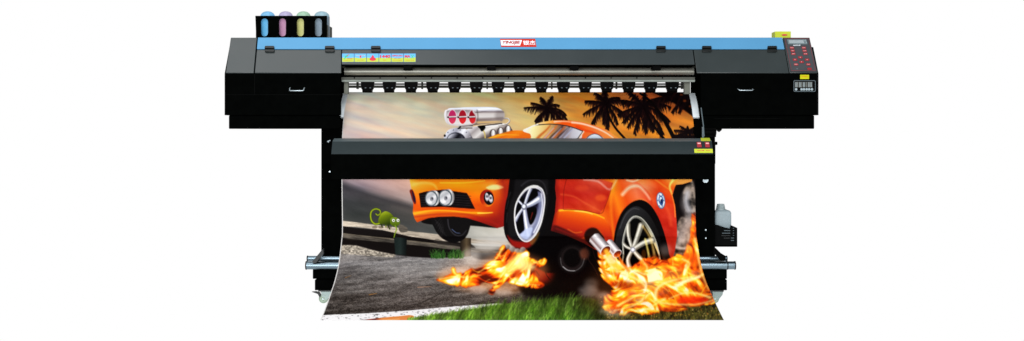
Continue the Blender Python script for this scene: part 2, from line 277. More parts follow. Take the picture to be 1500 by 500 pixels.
def paint_car():
    # darkness below the car
    fill([(772, 350), (812, 340), (850, 356), (890, 372), (905, 400), (905, 440), (860, 440), (820, 436), (780, 434), (758, 420), (762, 380)], (8, 4, 4), f=7)
    fill([(790, 415), (850, 408), (900, 410), (880, 444), (830, 440), (770, 434)], (12, 8, 6), f=12, a=.9)
    fill([(780, 366), (800, 372), (810, 392), (806, 410), (790, 416), (778, 400)], (120, 22, 12), f=14, a=.85)
    for p in ([(784, 366), (788, 380), (783, 392), (790, 404)], [(793, 364), (790, 376), (796, 388), (800, 402), (806, 410)], [(800, 362), (801, 380), (808, 400)], [(786, 392), (796, 394), (804, 400)], [(788, 380), (780, 372)]): stroke(p, 1.4, .8, (8, 2, 2), f=.7)
    fill([(738, 334), (812, 330), (872, 362), (880, 400), (800, 400), (764, 380)], (6, 3, 4), f=4, sm=False)
    # far front wheel and underbody
    fill([(617, 325), (640, 316), (700, 322), (730, 334), (690, 331), (640, 330)], (10, 8, 8), f=1.5)
    fill([(633, 320), (637, 336), (645, 347), (655, 353.5), (668, 355.5), (680, 350), (687, 338), (688, 318), (660, 314)], (14, 12, 13), f=1.2)
    for k in range(5): stroke([(637+k*2, 322+k*4), (646+k*2, 330+k*4)], .7, .5, (74, 72, 74), a=.6, sm=False); stroke([(646+k, 320+k*3), (637+k*2.5, 330+k*4)], .6, .5, (70, 68, 70), a=.5, sm=False)
    stroke([(656, 322), (658, 334), (666, 344), (676, 345), (683, 338)], 2, 1, (66, 64, 70), f=1.6, a=.8); stroke([(662, 336), (668, 341), (674, 342)], 1, .7, (120, 140, 190), a=.7)
    # front bumper
    fr = [(598.5, 240), (600, 264), (603.5, 283), (605.5, 300), (604.6, 312), (607.5, 321), (611, 326), (617, 323.5), (628, 319.6), (645, 317.6), (665, 317.3), (684, 319.5), (705, 326), (728, 334.5), (738, 332), (745, 318), (748, 290), (756, 262), (770, 240)]
    F = full_mask(fr, .8, False)
    bc = grid([600, 615, 640, 670, 700, 722, 745], [262, 272, 285, 300, 308, 312, 320, 332],
        [[(255, 176, 60), (246, 120, 10), (244, 120, 14), (250, 130, 16), (246, 120, 14), (236, 110, 20), (196, 60, 20)],
         [(255, 200, 100), (255, 168, 52), (250, 146, 20), (253, 158, 16), (252, 150, 18), (250, 170, 70), (200, 60, 20)],
         [(250, 140, 30), (250, 140, 24), (240, 110, 10), (240, 110, 10), (250, 140, 14), (246, 128, 22), (190, 50, 24)],
         [(236, 90, 16), (240, 104, 14), (236, 100, 10), (236, 100, 10), (226, 90, 14), (224, 84, 20), (180, 42, 26)],
         [(240, 110, 18), (236, 96, 12), (226, 84, 12), (230, 90, 12), (230, 96, 14), (216, 70, 22), (176, 40, 26)],
         [(250, 160, 60), (252, 170, 50), (250, 140, 20), (250, 146, 16), (246, 150, 16), (210, 70, 24), (172, 38, 26)],
         [(250, 150, 50), (236, 100, 20), (212, 66, 20), (200, 52, 20), (190, 46, 26), (178, 40, 28), (165, 36, 26)],
         [(226, 96, 20), (200, 60, 18), (168, 36, 18), (150, 30, 18), (150, 28, 20), (150, 30, 22), (150, 30, 22)]])
    fill(fr, lambda X, Y: bc(X, Y)*(1-np.clip((Y-290)/60, 0, 1)*.18-np.clip((X-690)/60, 0, 1)*.12)[..., None]*np.array([1, .93, .8], np.float32), f=.9, sm=False)
    stroke([(606, 270), (620, 268), (634, 270), (640, 277)], 4, 1.5, (255, 206, 110), f=4, a=.6, clip=F); stroke([(645, 268), (680, 268), (710, 265)], 1.4, 1, (255, 206, 60), f=2, a=.7, clip=F)
    fill([(712, 275), (722, 271), (733, 272), (738, 275), (728, 278), (718, 278)], (255, 226, 150), f=3, a=.9, clip=F)
    stroke([(738, 262), (735, 267), (727, 269)], 1, .6, (150, 40, 16), f=1, a=.7, clip=F)
    stroke([(735, 262), (741, 285), (738, 310), (733, 333)], 8, 14, (150, 26, 22), f=9, a=.6, clip=F)
    stroke([(607, 313), (630, 309), (660, 309), (690, 312), (722, 311.5)], 3, .8, (255, 178, 36), f=1.8, a=.9, clip=F); stroke([(700, 312.4), (712, 312.5), (721, 311.6)], 2, .6, (255, 216, 80), f=1.2, a=.9, clip=F)
    stroke([(607, 318), (640, 314), (680, 314), (706, 320), (730, 330)], 2.5, 3, (160, 30, 22), f=3, a=.6, clip=F)
    # grille
    fill([(613.5, 283.5), (622, 281), (650, 278), (684, 283), (688, 290), (696, 306.5), (650, 303.4), (616.5, 304)], (22, 6, 6), f=1, sm=False)
    fill([(615.5, 285), (650, 280.5), (683, 285), (692, 304), (650, 301.5), (618, 302)], (8, 6, 8), f=1, sm=False)
    for y in (286, 289.5, 293, 296.5, 300): stroke([(616, y+.6), (650, y-.8), (690, y+1.6)], .9, .7, (54, 46, 50), f=.8, a=.9, clip=F)
    fill([(600, 280), (603, 277.5), (606, 281), (609, 291), (609.5, 298), (607, 299), (604, 294), (602, 287)], (120, 36, 20), f=1.2); fill([(603.5, 280), (606, 284), (608.4, 292), (608, 297), (605, 292)], (34, 24, 50), f=1)
    for cx, cy, r in ((632, 291, 9.5), (652.5, 290, 10.2)):
        ell(cx+3.4, cy-.6, r*.98, r*1.2, lg(cx, 0, cx+r+4, 0, (0, (60, 60, 64)), (.55, (240, 238, 236)), (.8, (150, 148, 150)), (1, (70, 66, 66))), f=.8)
        ell(cx, cy, r, r*1.2, (92, 104, 112), f=.8); ell(cx-.2, cy, r*.9, r*1.1, (58, 66, 72), f=.7)
        ell(cx-.3, cy, r*.83, r*1.02, lg(cx-6, cy-9, cx+6, cy+10, (0, (226, 226, 228)), (.3, (176, 178, 184)), (.5, (236, 236, 240)), (.75, (186, 186, 192)), (1, (226, 228, 232))), f=.8)
        for k in range(-3, 4): stroke([(cx+k*2.1, cy-9), (cx+k*2.1, cy+9)], .5, .5, (150, 152, 158), a=.35, sm=False)
        ell(cx+.5, cy+.5, 2.8, 3.2, (120, 120, 128), f=1.4, a=.8); ell(cx+1.2, cy, 1.2, 1.6, (60, 60, 66), f=.8); ell(cx-2, cy+6, 3, 2, (252, 252, 252), f=2, a=.7)
    # right fog lamp
    ell(713.5, 290.5, 10.5, 12.6, lg(704, 282, 722, 300, (0, (140, 20, 20)), (.5, (180, 50, 16)), (1, (250, 150, 30))), rot=-.15, f=1.2); ell(716, 290.6, 7.4, 10, (18, 8, 12), rot=-.15, f=1)
    for x, y in ((713.4, 289), (719, 291.4)): ell(x, y, 2.7, 6, lg(0, y-6, 0, y+6, (0, (240, 240, 246)), (.4, (150, 146, 156)), (.7, (224, 222, 230)), (1, (120, 116, 124))), rot=-.1, f=.9); ell(x, y-1, .9, 2, (50, 46, 56), f=.8)
    # side of the car
    sd = [(806, 240), (812, 264), (815, 290), (813, 312), (807, 338), (830, 345), (855, 356), (872, 366), (900, 372), (915, 390), (975, 398), (984, 384), (989, 366), (992, 345), (991, 322), (989, 302), (985, 286), (988, 276), (994, 262), (1004, 240)]
    Sd = full_mask(sd, .8, False)
    fill([(748, 250), (812, 250), (818, 290), (814, 345), (800, 380), (770, 372), (745, 350), (742, 300)], (6, 3, 4), f=1.5, sm=False)
    sc = grid([806, 822, 845, 862, 875, 895, 915, 940, 965, 990], [262, 275, 290, 305, 318, 332, 350, 370],
        [[(214, 70, 30), (206, 56, 30), (208, 58, 34), (226, 110, 70), (224, 120, 60), (246, 130, 30), (250, 170, 130), (250, 140, 60), (240, 100, 30), (250, 200, 90)],
         [(216, 68, 28), (200, 48, 28), (196, 42, 28), (200, 48, 30), (214, 74, 40), (244, 150, 30), (244, 150, 110), (250, 190, 150), (226, 80, 26), (246, 120, 30)],
         [(206, 54, 28), (204, 52, 30), (194, 40, 28), (196, 46, 28), (190, 40, 26), (238, 130, 20), (240, 120, 30), (248, 150, 80), (216, 66, 26), (230, 84, 20)],
         [(196, 44, 28), (206, 60, 34), (196, 44, 28), (204, 66, 28), (214, 70, 26), (234, 100, 14), (226, 80, 20), (236, 110, 40), (206, 56, 26), (214, 66, 30)],
         [(170, 36, 26), (250, 160, 30), (246, 140, 16), (238, 120, 16), (244, 140, 20), (236, 100, 16), (200, 60, 20), (200, 60, 30), (200, 50, 28), (206, 56, 34)],
         [(150, 30, 24), (226, 84, 20), (226, 96, 14), (224, 100, 12), (240, 130, 16), (220, 80, 18), (190, 50, 20), (190, 50, 20), (196, 46, 28), (200, 50, 34)],
         [(110, 20, 16), (170, 40, 26), (216, 84, 20), (226, 100, 20), (200, 60, 20), (170, 40, 20), (170, 40, 20), (180, 40, 20), (188, 44, 26), (190, 48, 30)],
         [(70, 10, 10), (90, 14, 12), (110, 20, 14), (130, 26, 18), (150, 30, 20), (150, 30, 20), (160, 34, 20), (170, 34, 20), (176, 40, 26), (170, 44, 30)]])
    fill(sd, lambda X, Y: sc(X, Y)*np.array([.93, .84, .8], np.float32)+((noise(X, Y, 22, 10, 51, 4, .5)-.5)*34)[..., None], f=.9, sm=False)
    fill([(813, 262), (830, 260), (870, 260), (898, 268), (893, 285), (886, 303), (878, 314), (855, 309), (826, 308), (813, 312)], lambda X, Y: grid([812, 840, 870, 895], [262, 285, 308], [[(196, 50, 26), (192, 50, 30), (204, 84, 62), (206, 80, 46)], [(184, 38, 24), (176, 30, 20), (184, 44, 30), (180, 38, 22)], [(186, 42, 28), (196, 56, 30), (206, 76, 36), (176, 34, 24)]])(X, Y)+((noise(X, Y, 16, 8, 58, 3, .6)-.5)*26)[..., None], f=2.5, sm=False, clip=Sd)
    fill([(815, 311), (835, 307.5), (855, 309.5), (874, 315), (886, 322), (893, 336), (897, 354), (888, 350), (876, 336), (860, 341), (851, 349), (832, 342), (812, 334)], lg(850, 308, 842, 346, (0, (246, 150, 22)), (.16, (232, 100, 14)), (.45, (206, 66, 14)), (.75, (180, 44, 18)), (1, (140, 28, 18))), f=1.6, clip=Sd)
    fill([(906, 258), (899, 272), (895, 292), (894, 320), (897, 352), (900, 352), (903, 330), (911, 310), (922, 298), (934, 291.5), (945, 292.5), (956, 302), (952, 286), (940, 272), (925, 262)], lg(894, 300, 950, 282, (0, (206, 66, 14)), (.18, (244, 130, 24)), (.42, (222, 78, 18)), (.7, (232, 116, 76)), (1, (200, 58, 28))), f=3, a=.85, clip=Sd)
    fill([(805, 336), (812, 330), (830, 337), (850, 348), (862, 352), (872, 362), (860, 360), (840, 354), (818, 346)], (60, 8, 10), f=4, a=.85, clip=Sd)
    stroke([(822, 285), (840, 288), (856, 297), (880, 310)], 2.5, 1, (232, 120, 60), f=3, a=.45, clip=Sd); ell(880, 290, 8, 5, (226, 96, 40), f=6, a=.6, clip=Sd); ell(852, 276, 10, 4, (216, 76, 40), f=6, a=.5, clip=Sd)
    stroke([(819, 308.5), (835, 308), (855, 310), (872, 314), (885, 320)], 2.6, 1, (255, 196, 40), f=2, a=.95, clip=Sd); stroke([(842, 309), (858, 311), (868, 314)], 1.2, .8, (255, 232, 130), f=1.2, a=.7, clip=Sd)
    stroke([(830, 262), (826, 280), (825, 307)], .8, .6, (110, 16, 14), f=.7, a=.8, clip=Sd); stroke([(826, 307.5), (855, 308.5), (880, 313), (886, 303), (893, 285), (897, 268)], .9, .6, (110, 16, 14), f=.8, a=.8, clip=Sd)
    stroke([(852, 340), (842, 341), (832, 336)], 1.2, .8, (240, 150, 40), f=2, a=.6, clip=Sd); stroke([(815, 335), (833, 342), (852, 348), (862, 341), (872, 337)], 3, 2, (130, 24, 18), f=3, a=.7, clip=Sd)
    stroke([(903, 263), (897, 280), (895, 300), (897, 330), (900, 350)], 4, 2, (255, 158, 34), f=5, a=.6, clip=Sd)
    stroke([(814, 262), (816, 290), (814, 312), (808, 336)], 5, 5, (130, 20, 16), f=6, a=.7, clip=Sd)
    stroke([(856, 263), (876, 266), (893, 278), (903, 264)], 3, 1.5, (240, 214, 210), f=3, a=.55, clip=Sd)
    stroke([(912, 285), (922, 275), (935, 273), (945, 282), (952, 292)], 5, 2, (255, 220, 190), f=4, a=.75, clip=Sd); stroke([(918, 264), (928, 266), (938, 262)], 2, 1.4, (255, 230, 200), f=2, a=.7, clip=Sd)
    stroke([(960, 263), (972, 272), (984, 280)], 2, 1.4, (255, 160, 60), f=2.5, a=.6, clip=Sd); stroke([(986, 264), (981, 273), (984, 284)], 3, 1.5, (255, 232, 120), f=2.5, a=.9, clip=Sd)
    stroke([(984, 284), (988, 300), (989, 318)], 2, 1.6, (255, 150, 60), f=1.6, a=.8, clip=Sd); stroke([(973, 300), (980, 312), (983, 330)], 3, 4, (240, 110, 60), f=5, a=.4, clip=Sd)
    # fuel cap
    ell(968, 294, 6.4, 12.4, (80, 96, 124), rot=-.12, f=.8); ell(968, 294, 5.4, 11, lg(963, 284, 973, 305, (0, (240, 246, 255)), (.4, (170, 196, 226)), (.7, (250, 252, 255)), (1, (120, 140, 170))), rot=-.12, f=.8); ell(968.4, 294, 3.4, 7.4, (44, 84, 140), rot=-.12, f=1.2); ell(968.2, 293, 2, 4.4, (214, 230, 246), rot=-.12, f=1.2); ell(969, 295, 1.8, 3.4, (20, 40, 84), f=1.2)
    for k in range(6): ell(968+4.3*math.cos(k*1.05), 294+9*math.sin(k*1.05), .8, 1.2, (70, 90, 124), f=.8, a=.8)
    # rear wheel arch, tyre and rim
    fill([(898, 372), (899, 352), (903, 330), (911, 311), (922, 299), (933, 293.5), (943, 294), (954, 302), (965, 320), (974, 345), (980, 372), (981, 395), (900, 395)], (6, 3, 4), f=1)
    fill([(901, 375), (902, 350), (908, 328), (917, 311), (928, 303), (938, 304), (950, 314), (961, 333), (969, 358), (973, 395), (903, 395)], lg(905, 310, 960, 360, (0, (52, 52, 56)), (.4, (30, 30, 32)), (1, (12, 10, 10))), f=1.5)
    stroke([(908, 335), (916, 316), (927, 306), (936, 307)], 1, .7, (90, 90, 94), f=1.4, a=.7)
    rim = [(912, 372), (912, 352), (917, 332), (924, 320), (932, 316), (942, 321), (953, 336), (962, 356), (968, 382), (968, 400), (914, 400)]
    fill(rim, lg(910, 330, 970, 370, (0, (180, 180, 180)), (.3, (130, 130, 124)), (.6, (196, 192, 168)), (1, (226, 186, 110))), f=1.2); RM = full_mask(rim, 1.5)
    fill([(914.5, 372), (915, 353), (919, 335), (925, 323), (932, 320), (940, 325), (950, 340), (958, 358), (963, 385), (916, 395)], (24, 18, 12), f=1.6)
    for p, w in (([(927, 366), (921, 346), (920, 329)], 6), ([(927, 366), (934, 346), (939, 330)], 7.5), ([(927, 366), (943, 356), (956, 352)], 8), ([(927, 366), (940, 380), (960, 390)], 7), ([(927, 366), (920, 380), (922, 392)], 6), ([(927, 366), (918, 362), (912, 356)], 5)):
        stroke(p, w*.9, w*1.2, (150, 148, 140), f=1.8, a=.95, clip=RM); stroke([(x-.8, y-.4) for x, y in p], w*.45, w*.55, (222, 220, 208), f=1.8, a=.95, clip=RM); stroke([(x-1.2, y-.6) for x, y in p], 1, 1.2, (252, 250, 240), f=1.2, a=.9, clip=RM)
    stroke([(942, 332), (952, 348), (958, 370), (960, 392)], 2.5, 4, (246, 206, 110), f=4, a=.6, clip=RM); stroke([(945, 350), (950, 372), (952, 390)], 2, 3, (255, 236, 130), f=3, a=.8, clip=RM)
    stroke([(913, 372), (912.4, 352), (917.5, 332), (924, 320.5), (932, 317), (942, 322), (953, 337), (962, 357), (968, 384)], 1.6, 1.4, (196, 196, 188), f=1)
    deepen([(912, 385), (912, 352), (917, 332), (930, 316), (942, 321), (953, 336), (964, 360), (968, 395)], .3, -34)
    ell(927, 366, 4, 4, (150, 152, 160), f=1); ell(927, 366, 2.2, 2.2, (236, 240, 250), f=1); ell(943, 372, 3.6, 7, (50, 28, 6), f=3, a=.9)
    # front wheel
    fill([(754, 250), (750, 272), (742, 292), (738.5, 315), (738.5, 338), (743, 351), (752, 360.5), (764, 364.5), (776, 363), (788, 354), (798, 340), (806, 322), (812, 300), (813, 280), (808, 250)], (6, 4, 6), f=1)
    fill([(760, 250), (752, 285), (744, 310), (745, 340), (752, 356), (764, 361), (778, 356), (790, 340), (798, 318), (803, 292), (798, 250)], (22, 20, 23), f=4)
    stroke([(764, 272), (774, 265), (788, 264), (797, 270), (801, 284)], 2.4, 1.6, (56, 54, 60), f=2.5, a=.8)
    for p in ([(748, 282), (744, 292)], [(745, 294), (742, 306)], [(743, 312), (742, 326)]): stroke(p, 1.2, .8, (60, 60, 62), f=1.4, a=.6, sm=False)
    fill([(743, 345), (752, 352), (768, 354), (784, 350), (776, 362), (763, 364.5), (750, 360)], (150, 26, 20), f=5, a=.95); fill([(776, 352), (790, 340), (786, 352), (779, 359)], (120, 90, 40), f=4, a=.7)
    rim = [(787, 272.5), (794.5, 278), (798, 290), (797, 306), (793, 326), (786, 342), (777, 352), (769, 354), (761, 348), (755.5, 335), (753.6, 318), (755, 302), (761, 288), (770, 277), (779, 272.5)]
    fill(rim, lg(754, 300, 800, 320, (0, (206, 206, 212)), (.3, (236, 236, 240)), (.7, (176, 176, 190)), (1, (232, 230, 232))), f=.9)
    c0 = np.array((776, 313.5)); inn = [tuple(c0+(np.array(q)-c0)*.91+(np.array((-.6, .2)))) for q in rim]; RM = full_mask(inn, 1)
    fill(inn, lg(758, 290, 796, 330, (0, (96, 96, 108)), (.35, (60, 56, 64)), (.6, (110, 110, 130)), (.8, (186, 188, 204)), (1, (120, 122, 140))), f=1)
    stroke([(790, 284), (792, 302), (788, 322), (780, 340), (772, 348)], 7, 5, (150, 154, 178), f=4, a=.9, clip=RM); stroke([(793, 284), (794.6, 302), (790, 324), (782, 341)], 2, 2, (236, 238, 248), f=1.8, a=.9, clip=RM)
    for q in ([(774, 294), (777, 283), (784, 278), (788, 286), (782, 292)], [(774, 309), (784, 304), (786, 312), (781, 326), (776, 328)], [(757, 330), (764, 317), (767, 318), (768, 338), (760, 342)], [(758, 300), (764, 289), (768, 294), (764, 301)], [(756, 318), (757, 308), (764, 306), (762, 314)]): fill(q, (20, 12, 14), f=1.4, clip=RM)
    stroke([(780, 312), (777, 322)], 2, 1, (120, 30, 20), f=1.4, a=.8, clip=RM)
    for p, a, b in (([(768, 303), (772, 290), (777, 277)], 3.4, 5), ([(768, 303), (778, 299), (789, 292)], 5, 9), ([(768, 303), (770, 322), (774, 346)], 5, 9), ([(768, 303), (760, 314), (755, 323)], 3.4, 5), ([(768, 303), (762, 297), (759, 294)], 3, 4)):
        stroke(p, a, b, (176, 180, 196), f=1.6, clip=RM); stroke([(x-.6, y-.6) for x, y in p], a*.35, b*.4, (246, 248, 254), f=1.5, a=.95, clip=RM)
    fill([(762, 344), (770, 336), (780, 334), (776, 346), (770, 351)], (196, 206, 236), f=2.5, a=.85, clip=RM)
    ell(768, 303, 4.2, 4.8, (150, 152, 164), f=1); ell(767.4, 302.6, 2.4, 2.8, (232, 236, 246), f=1)
    stroke(rim+rim[:1], 1.5, 1.5, (234, 234, 234), f=.9)
    deepen(rim, .6, -38)
    for x, y in ((743, 363), (750, 366), (758, 369), (766, 367)): ell(x, y, 4.6, 5, lg(x-4, y-4, x+4, y+5, (0, (186, 180, 176)), (.5, (120, 112, 110)), (1, (60, 50, 48))), f=1.6, a=.9)
    # far rear wheel in the shadow
    ell(838, 380, 21, 21, (20, 15, 15), f=5); ell(838, 379, 16, 17, (34, 26, 26), f=3); ell(838, 378, 13, 14, (8, 6, 6), f=4)
    stroke([(821, 378), (823, 389), (831, 396), (842, 397), (852, 390), (856, 379)], 1.0, 1.1, (120, 116, 116), f=1.6, a=.75); stroke([(825, 391), (832, 396), (842, 396.8)], 1.2, .8, (214, 212, 212), f=1.3, a=.7); ell(856, 372, 7, 8, (170, 90, 60), f=7, a=.45)
    stroke([(858, 362), (862, 380), (870, 392), (876, 404)], 1.2, 1, (60, 30, 22), f=1.2, a=.6); stroke([(868, 364), (872, 378), (880, 392)], 1.2, 1, (40, 14, 12), f=1, a=.8)

def blur(g, n):
    for _ in range(n): g = (np.roll(g, 1, 0)+2*g+np.roll(g, -1, 0))/4; g = (np.roll(g, 1, 1)+2*g+np.roll(g, -1, 1))/4
    return g
def samp(g, x, y):
    h, w = g.shape; x = np.clip(x, 0, w-1.01); y = np.clip(y, 0, h-1.01); ix = x.astype(int); iy = y.astype(int); fx = x-ix; fy = y-iy
    return (g[iy, ix]*(1-fx)+g[iy, ix+1]*fx)*(1-fy)+(g[iy+1, ix]*(1-fx)+g[iy+1, ix+1]*fx)*fy
def lic(X, Y, ang, seed, n=22, grain=4):
    """streaks of soft grain dragged along the direction field ang (radians, same shape as X)"""
    g = blur(np.random.RandomState(seed).rand(*X.shape).astype(np.float32), grain*grain)
    vx = np.cos(ang); vy = np.sin(ang); acc = g.copy(); h, w = X.shape; yy, xx = np.mgrid[0:h, 0:w].astype(np.float32)
    for sg in (1, -1):
        x = xx.copy(); y = yy.copy()
        for i in range(n): ax, ay = samp(vx, x, y), samp(vy, x, y); x += sg*ax*1.2; y += sg*ay*1.2; acc += (1-i/n)*samp(g, x, y)
    m, sd = acc.mean(), acc.std(); return np.clip(.5+(acc-m)/(sd*4.2), 0, 1)
def flame_fill(pts, seed, f=5, base=0.0, hot=0.0, a=1, swirl=3.2, cores=(), size=26):
    p = smooth_pts(pts, 5); sl = bbox(p, f); X = PX[sl]; Y = PY[sl]
    m = pmask(p, sl, f)
    ang = (base(X, Y) if callable(base) else base)+(noise(X, Y, size, size, seed+1, 2, 0, .4)-.5)*swirl*2.4
    st = lic(X, Y, ang, seed, 16, 2); st2 = lic(X, Y, ang, seed+3, 30, 4)
    lo = noise(X+(st2-.5)*14, Y+(st2-.5)*14, size*.8, size*.5, seed+5, 3, 0, .5)
    v = .44+(lo-.5)*1.5+(st2-.5)*.95+(st-.5)*.16+hot
    for cx, cy, rx, ry, w in cores: v = v+w*np.exp(-((X-cx)/rx)**2-((Y-cy)/ry)**2)
    v = np.clip(v, 0, 1)*np.clip(m*1.5, 0, 1)**.6
    mm = np.clip(m*2.3-np.clip(.95-st2-.25*lo, 0, 1)*1.35, 0, 1); mm = mm*mm*(3-2*mm)*a
    c = ramp(v, ((0, (70, 12, 4)), (.18, (150, 34, 6)), (.36, (222, 78, 8)), (.52, (248, 128, 14)), (.68, (255, 180, 30)), (.82, (255, 222, 84)), (.93, (255, 244, 170)), (1, (255, 254, 236))))
    ART[sl] = ART[sl]*(1-mm[..., None])+c*mm[..., None]
FC = [(255, 236, 120), (255, 206, 50), (255, 170, 24), (246, 120, 14), (214, 66, 8)]
def wisps(N, box, seed, ang, L=14, spread=.9, wide=2.0):
    R = random.Random(seed); k = 0
    while k < N:
        x = R.uniform(box[0], box[2]); y = R.uniform(box[1], box[3]); a = ang(x, y)+R.gauss(0, spread); l = R.uniform(.5, 1.2)*L; b = R.uniform(-1.6, 1.6); p = []
        if not box[4][min(AH-1, max(0, int((y-AY0)*AS))), min(AW-1, max(0, int((x-AX0)*AS)))] > .3: continue
        for i in range(5): p.append((x, y)); x += math.cos(a)*l/4; y += math.sin(a)*l/4; a += b/4
        stroke(p, R.uniform(.8, 1.4)*wide, .3, R.choice(FC), f=1.3, a=R.uniform(.45, .9), n=3, clip=box[4]); k += 1

def paint_fire():
    f1 = [(640, 410), (652, 406), (662, 400), (664, 394), (671, 402), (690, 395), (708, 391), (722, 381), (732, 368), (738, 361), (748, 368), (764, 371), (772, 366), (776, 378), (786, 382), (798, 380), (799, 386), (790, 392), (784, 398), (784, 406), (797, 417), (790, 422), (772, 420), (758, 417), (742, 414), (728, 424), (722, 431), (716, 427), (722, 416), (704, 416), (684, 420), (664, 417), (650, 413)]
    for x, y, rx, ry in ((700, 420, 30, 6), (740, 424, 22, 7), (690, 405, 50, 12), (752, 395, 50, 24)): ell(x, y, rx, ry, (236, 150, 90), f=16, a=.35)
    for x, y in ((700, 424), (738, 428), (676, 398)): ell(x, y, 12, 5, (220, 210, 204), f=9, a=.4)
    M1 = full_mask(f1, 8)
    flame_fill(f1, 71, 7, lambda X, Y: np.where(X > 735, -1.0, -.35)+0*Y, .04, 1, 1.6, ((760, 384, 12, 8, .5), (742, 400, 14, 10, .25), (712, 398, 16, 6, .15), (765, 414, 16, 4, .25)), 22)
    fill([(756, 374), (766, 372), (776, 384), (784, 392), (772, 398), (760, 396), (744, 402), (736, 396)], (255, 244, 170), f=12, a=.75)
    for p, w in (([(644, 409), (665, 406), (685, 406), (705, 403)], 2), ([(664, 395), (668, 402), (680, 407)], 3), ([(736, 364), (726, 380), (712, 392), (700, 400)], 2.6), ([(760, 374), (748, 388), (736, 402), (722, 426)], 3), ([(770, 378), (772, 390), (758, 402), (756, 410), (770, 416), (790, 418)], 2.2), ([(782, 384), (792, 386), (797, 382)], 2), ([(752, 384), (744, 396), (748, 408), (760, 414)], 2), ([(736, 382), (742, 370)], 2), ([(745, 398), (760, 388), (764, 378)], 3)):
        stroke(p, w*2.2, 1, (255, 170, 30), f=4, a=.4); stroke(p, w, .4, (255, 240, 150), f=2, a=.65)
    ell(758, 402, 5, 6, (190, 60, 12), f=5, a=.7)
    wisps(26, (645, 365, 797, 422, M1), 3, lambda x, y: math.pi+(-.5 if x > 730 else -.1), 16, .4, 1.0)
    # embers over dark ground on the right
    f2 = [(877, 366), (886, 364), (897, 373), (908, 384), (918, 394), (930, 388), (942, 380), (958, 376), (972, 382), (984, 378), (996, 372), (1008, 378), (1014, 360), (1016, 335), (1022, 345), (1026, 372), (1031, 398), (1038, 420), (1047, 440), (1040, 446), (1020, 448), (990, 448), (968, 450), (950, 456), (940, 460), (930, 452), (912, 455), (896, 458), (884, 450), (898, 442), (905, 430), (896, 418), (884, 408), (878, 390)]
    M2 = full_mask(f2, 5)
    flame_fill(f2, 83, 6, lambda X, Y: np.where(X < 915, .85, -.5)+0*Y, .1, 1, 2.6, ((955, 402, 30, 12, .5), (900, 388, 14, 14, .3), (985, 412, 32, 9, .35), (945, 428, 24, 12, .4), (1025, 405, 10, 20, .2), (920, 420, 10, 6, -.3), (962, 388, 9, 3, -.4), (1000, 430, 16, 5, -.2)), 24)
    flame_fill([(890, 432), (930, 415), (970, 412), (1020, 408), (1047, 438), (1010, 450), (960, 458), (892, 457)], 97, 10, 0.0, .0, .85, 1.6, ((950, 440, 40, 6, .2), (1010, 425, 20, 6, .2)), 24)
    flame_fill([(992, 402), (996, 386), (1006, 366), (1012, 340), (1016, 312), (1023, 330), (1030, 370), (1036, 400), (1044, 425), (1020, 430)], 131, 8, 1.3, -.12, .8, .8, ((1026, 380, 4, 26, .3),), 20)
    fill([(920, 400), (950, 392), (985, 394), (1000, 402), (990, 418), (960, 424), (935, 430), (922, 418)], (255, 232, 120), f=26, a=.35)
    for x, y, rx, ry, c, a in ((912, 417, 16, 6, (120, 36, 6), .7), (934, 440, 14, 3, (90, 20, 4), .6), (1014, 440, 24, 6, (230, 40, 8), .75), (985, 432, 14, 4, (170, 60, 8), .6), (960, 376, 10, 3, (70, 24, 8), .6), (996, 392, 8, 3, (180, 60, 10), .6), (1014, 380, 12, 12, (232, 96, 20), .6), (1030, 425, 8, 10, (240, 120, 20), .5)): ell(x, y, rx, ry, c, f=7, a=a)
    fl = [([(882, 368), (892, 384), (910, 398), (930, 408), (944, 418), (944, 428), (930, 434)], 5), ([(886, 372), (896, 392), (900, 408), (906, 412)], 3), ([(950, 430), (938, 442), (922, 450), (900, 455)], 3), ([(960, 440), (962, 424), (976, 414), (1000, 408), (1020, 404)], 4.5), ([(1030, 402), (1010, 412), (990, 414)], 3), ([(974, 438), (960, 446), (944, 456)], 2.6), ([(1040, 436), (1020, 430), (1000, 430), (980, 438)], 2.4), ([(930, 396), (946, 402), (960, 394), (976, 398)], 2.5), ([(940, 382), (948, 392), (944, 402)], 2.5), ([(1018, 350), (1022, 372), (1028, 400), (1038, 424)], 3), ([(1000, 380), (1010, 386), (1006, 398), (1018, 404)], 2.5), ([(968, 444), (990, 446), (1020, 446), (1044, 440)], 2), ([(905, 448), (920, 440), (936, 432)], 3)]
    for p, w in fl: stroke(p, w*2.2, 1.4, (255, 176, 30), f=5, a=.4); stroke(p, w*1.1, .6, (255, 246, 190), f=3, a=.6)
    wisps(46, (880, 366, 1046, 456, M2), 8, lambda x, y: .5 if x < 915 else (.2 if y > 415 else -.9), 20, .7, 1.0)
    wisps(6, (905, 385, 1030, 440, M2), 18, lambda x, y: 0, 9, 2.5, 1.2)
    for p in ([(952, 386), (958, 388), (964, 386)], [(962, 393), (968, 395)], [(972, 379), (978, 383), (980, 388)], [(956, 380), (962, 377)]): stroke(p, 2.4, .8, (70, 20, 4), f=2, a=.7)
    # smoke and white steam
    stroke([(884, 372), (900, 384), (904, 400)], 6, 3, (255, 250, 240), f=5, a=.5); stroke([(990, 420), (1008, 410), (1024, 406)], 6, 2, (255, 250, 220), f=4, a=.75); stroke([(900, 384), (930, 400), (946, 414), (944, 428)], 4, 2, (255, 252, 236), f=3, a=.7)
    for x, y, rx, ry, a in ((862, 425, 14, 6, .35), (872, 432, 22, 5, .3), (885, 440, 10, 12, .25), (905, 460, 16, 4, .35), (890, 456, 12, 4, .4), (1000, 360, 10, 8, .25), (975, 366, 8, 8, .3), (866, 416, 10, 8, .25)): ell(x, y, rx, ry, (206, 196, 190), f=11, a=a)
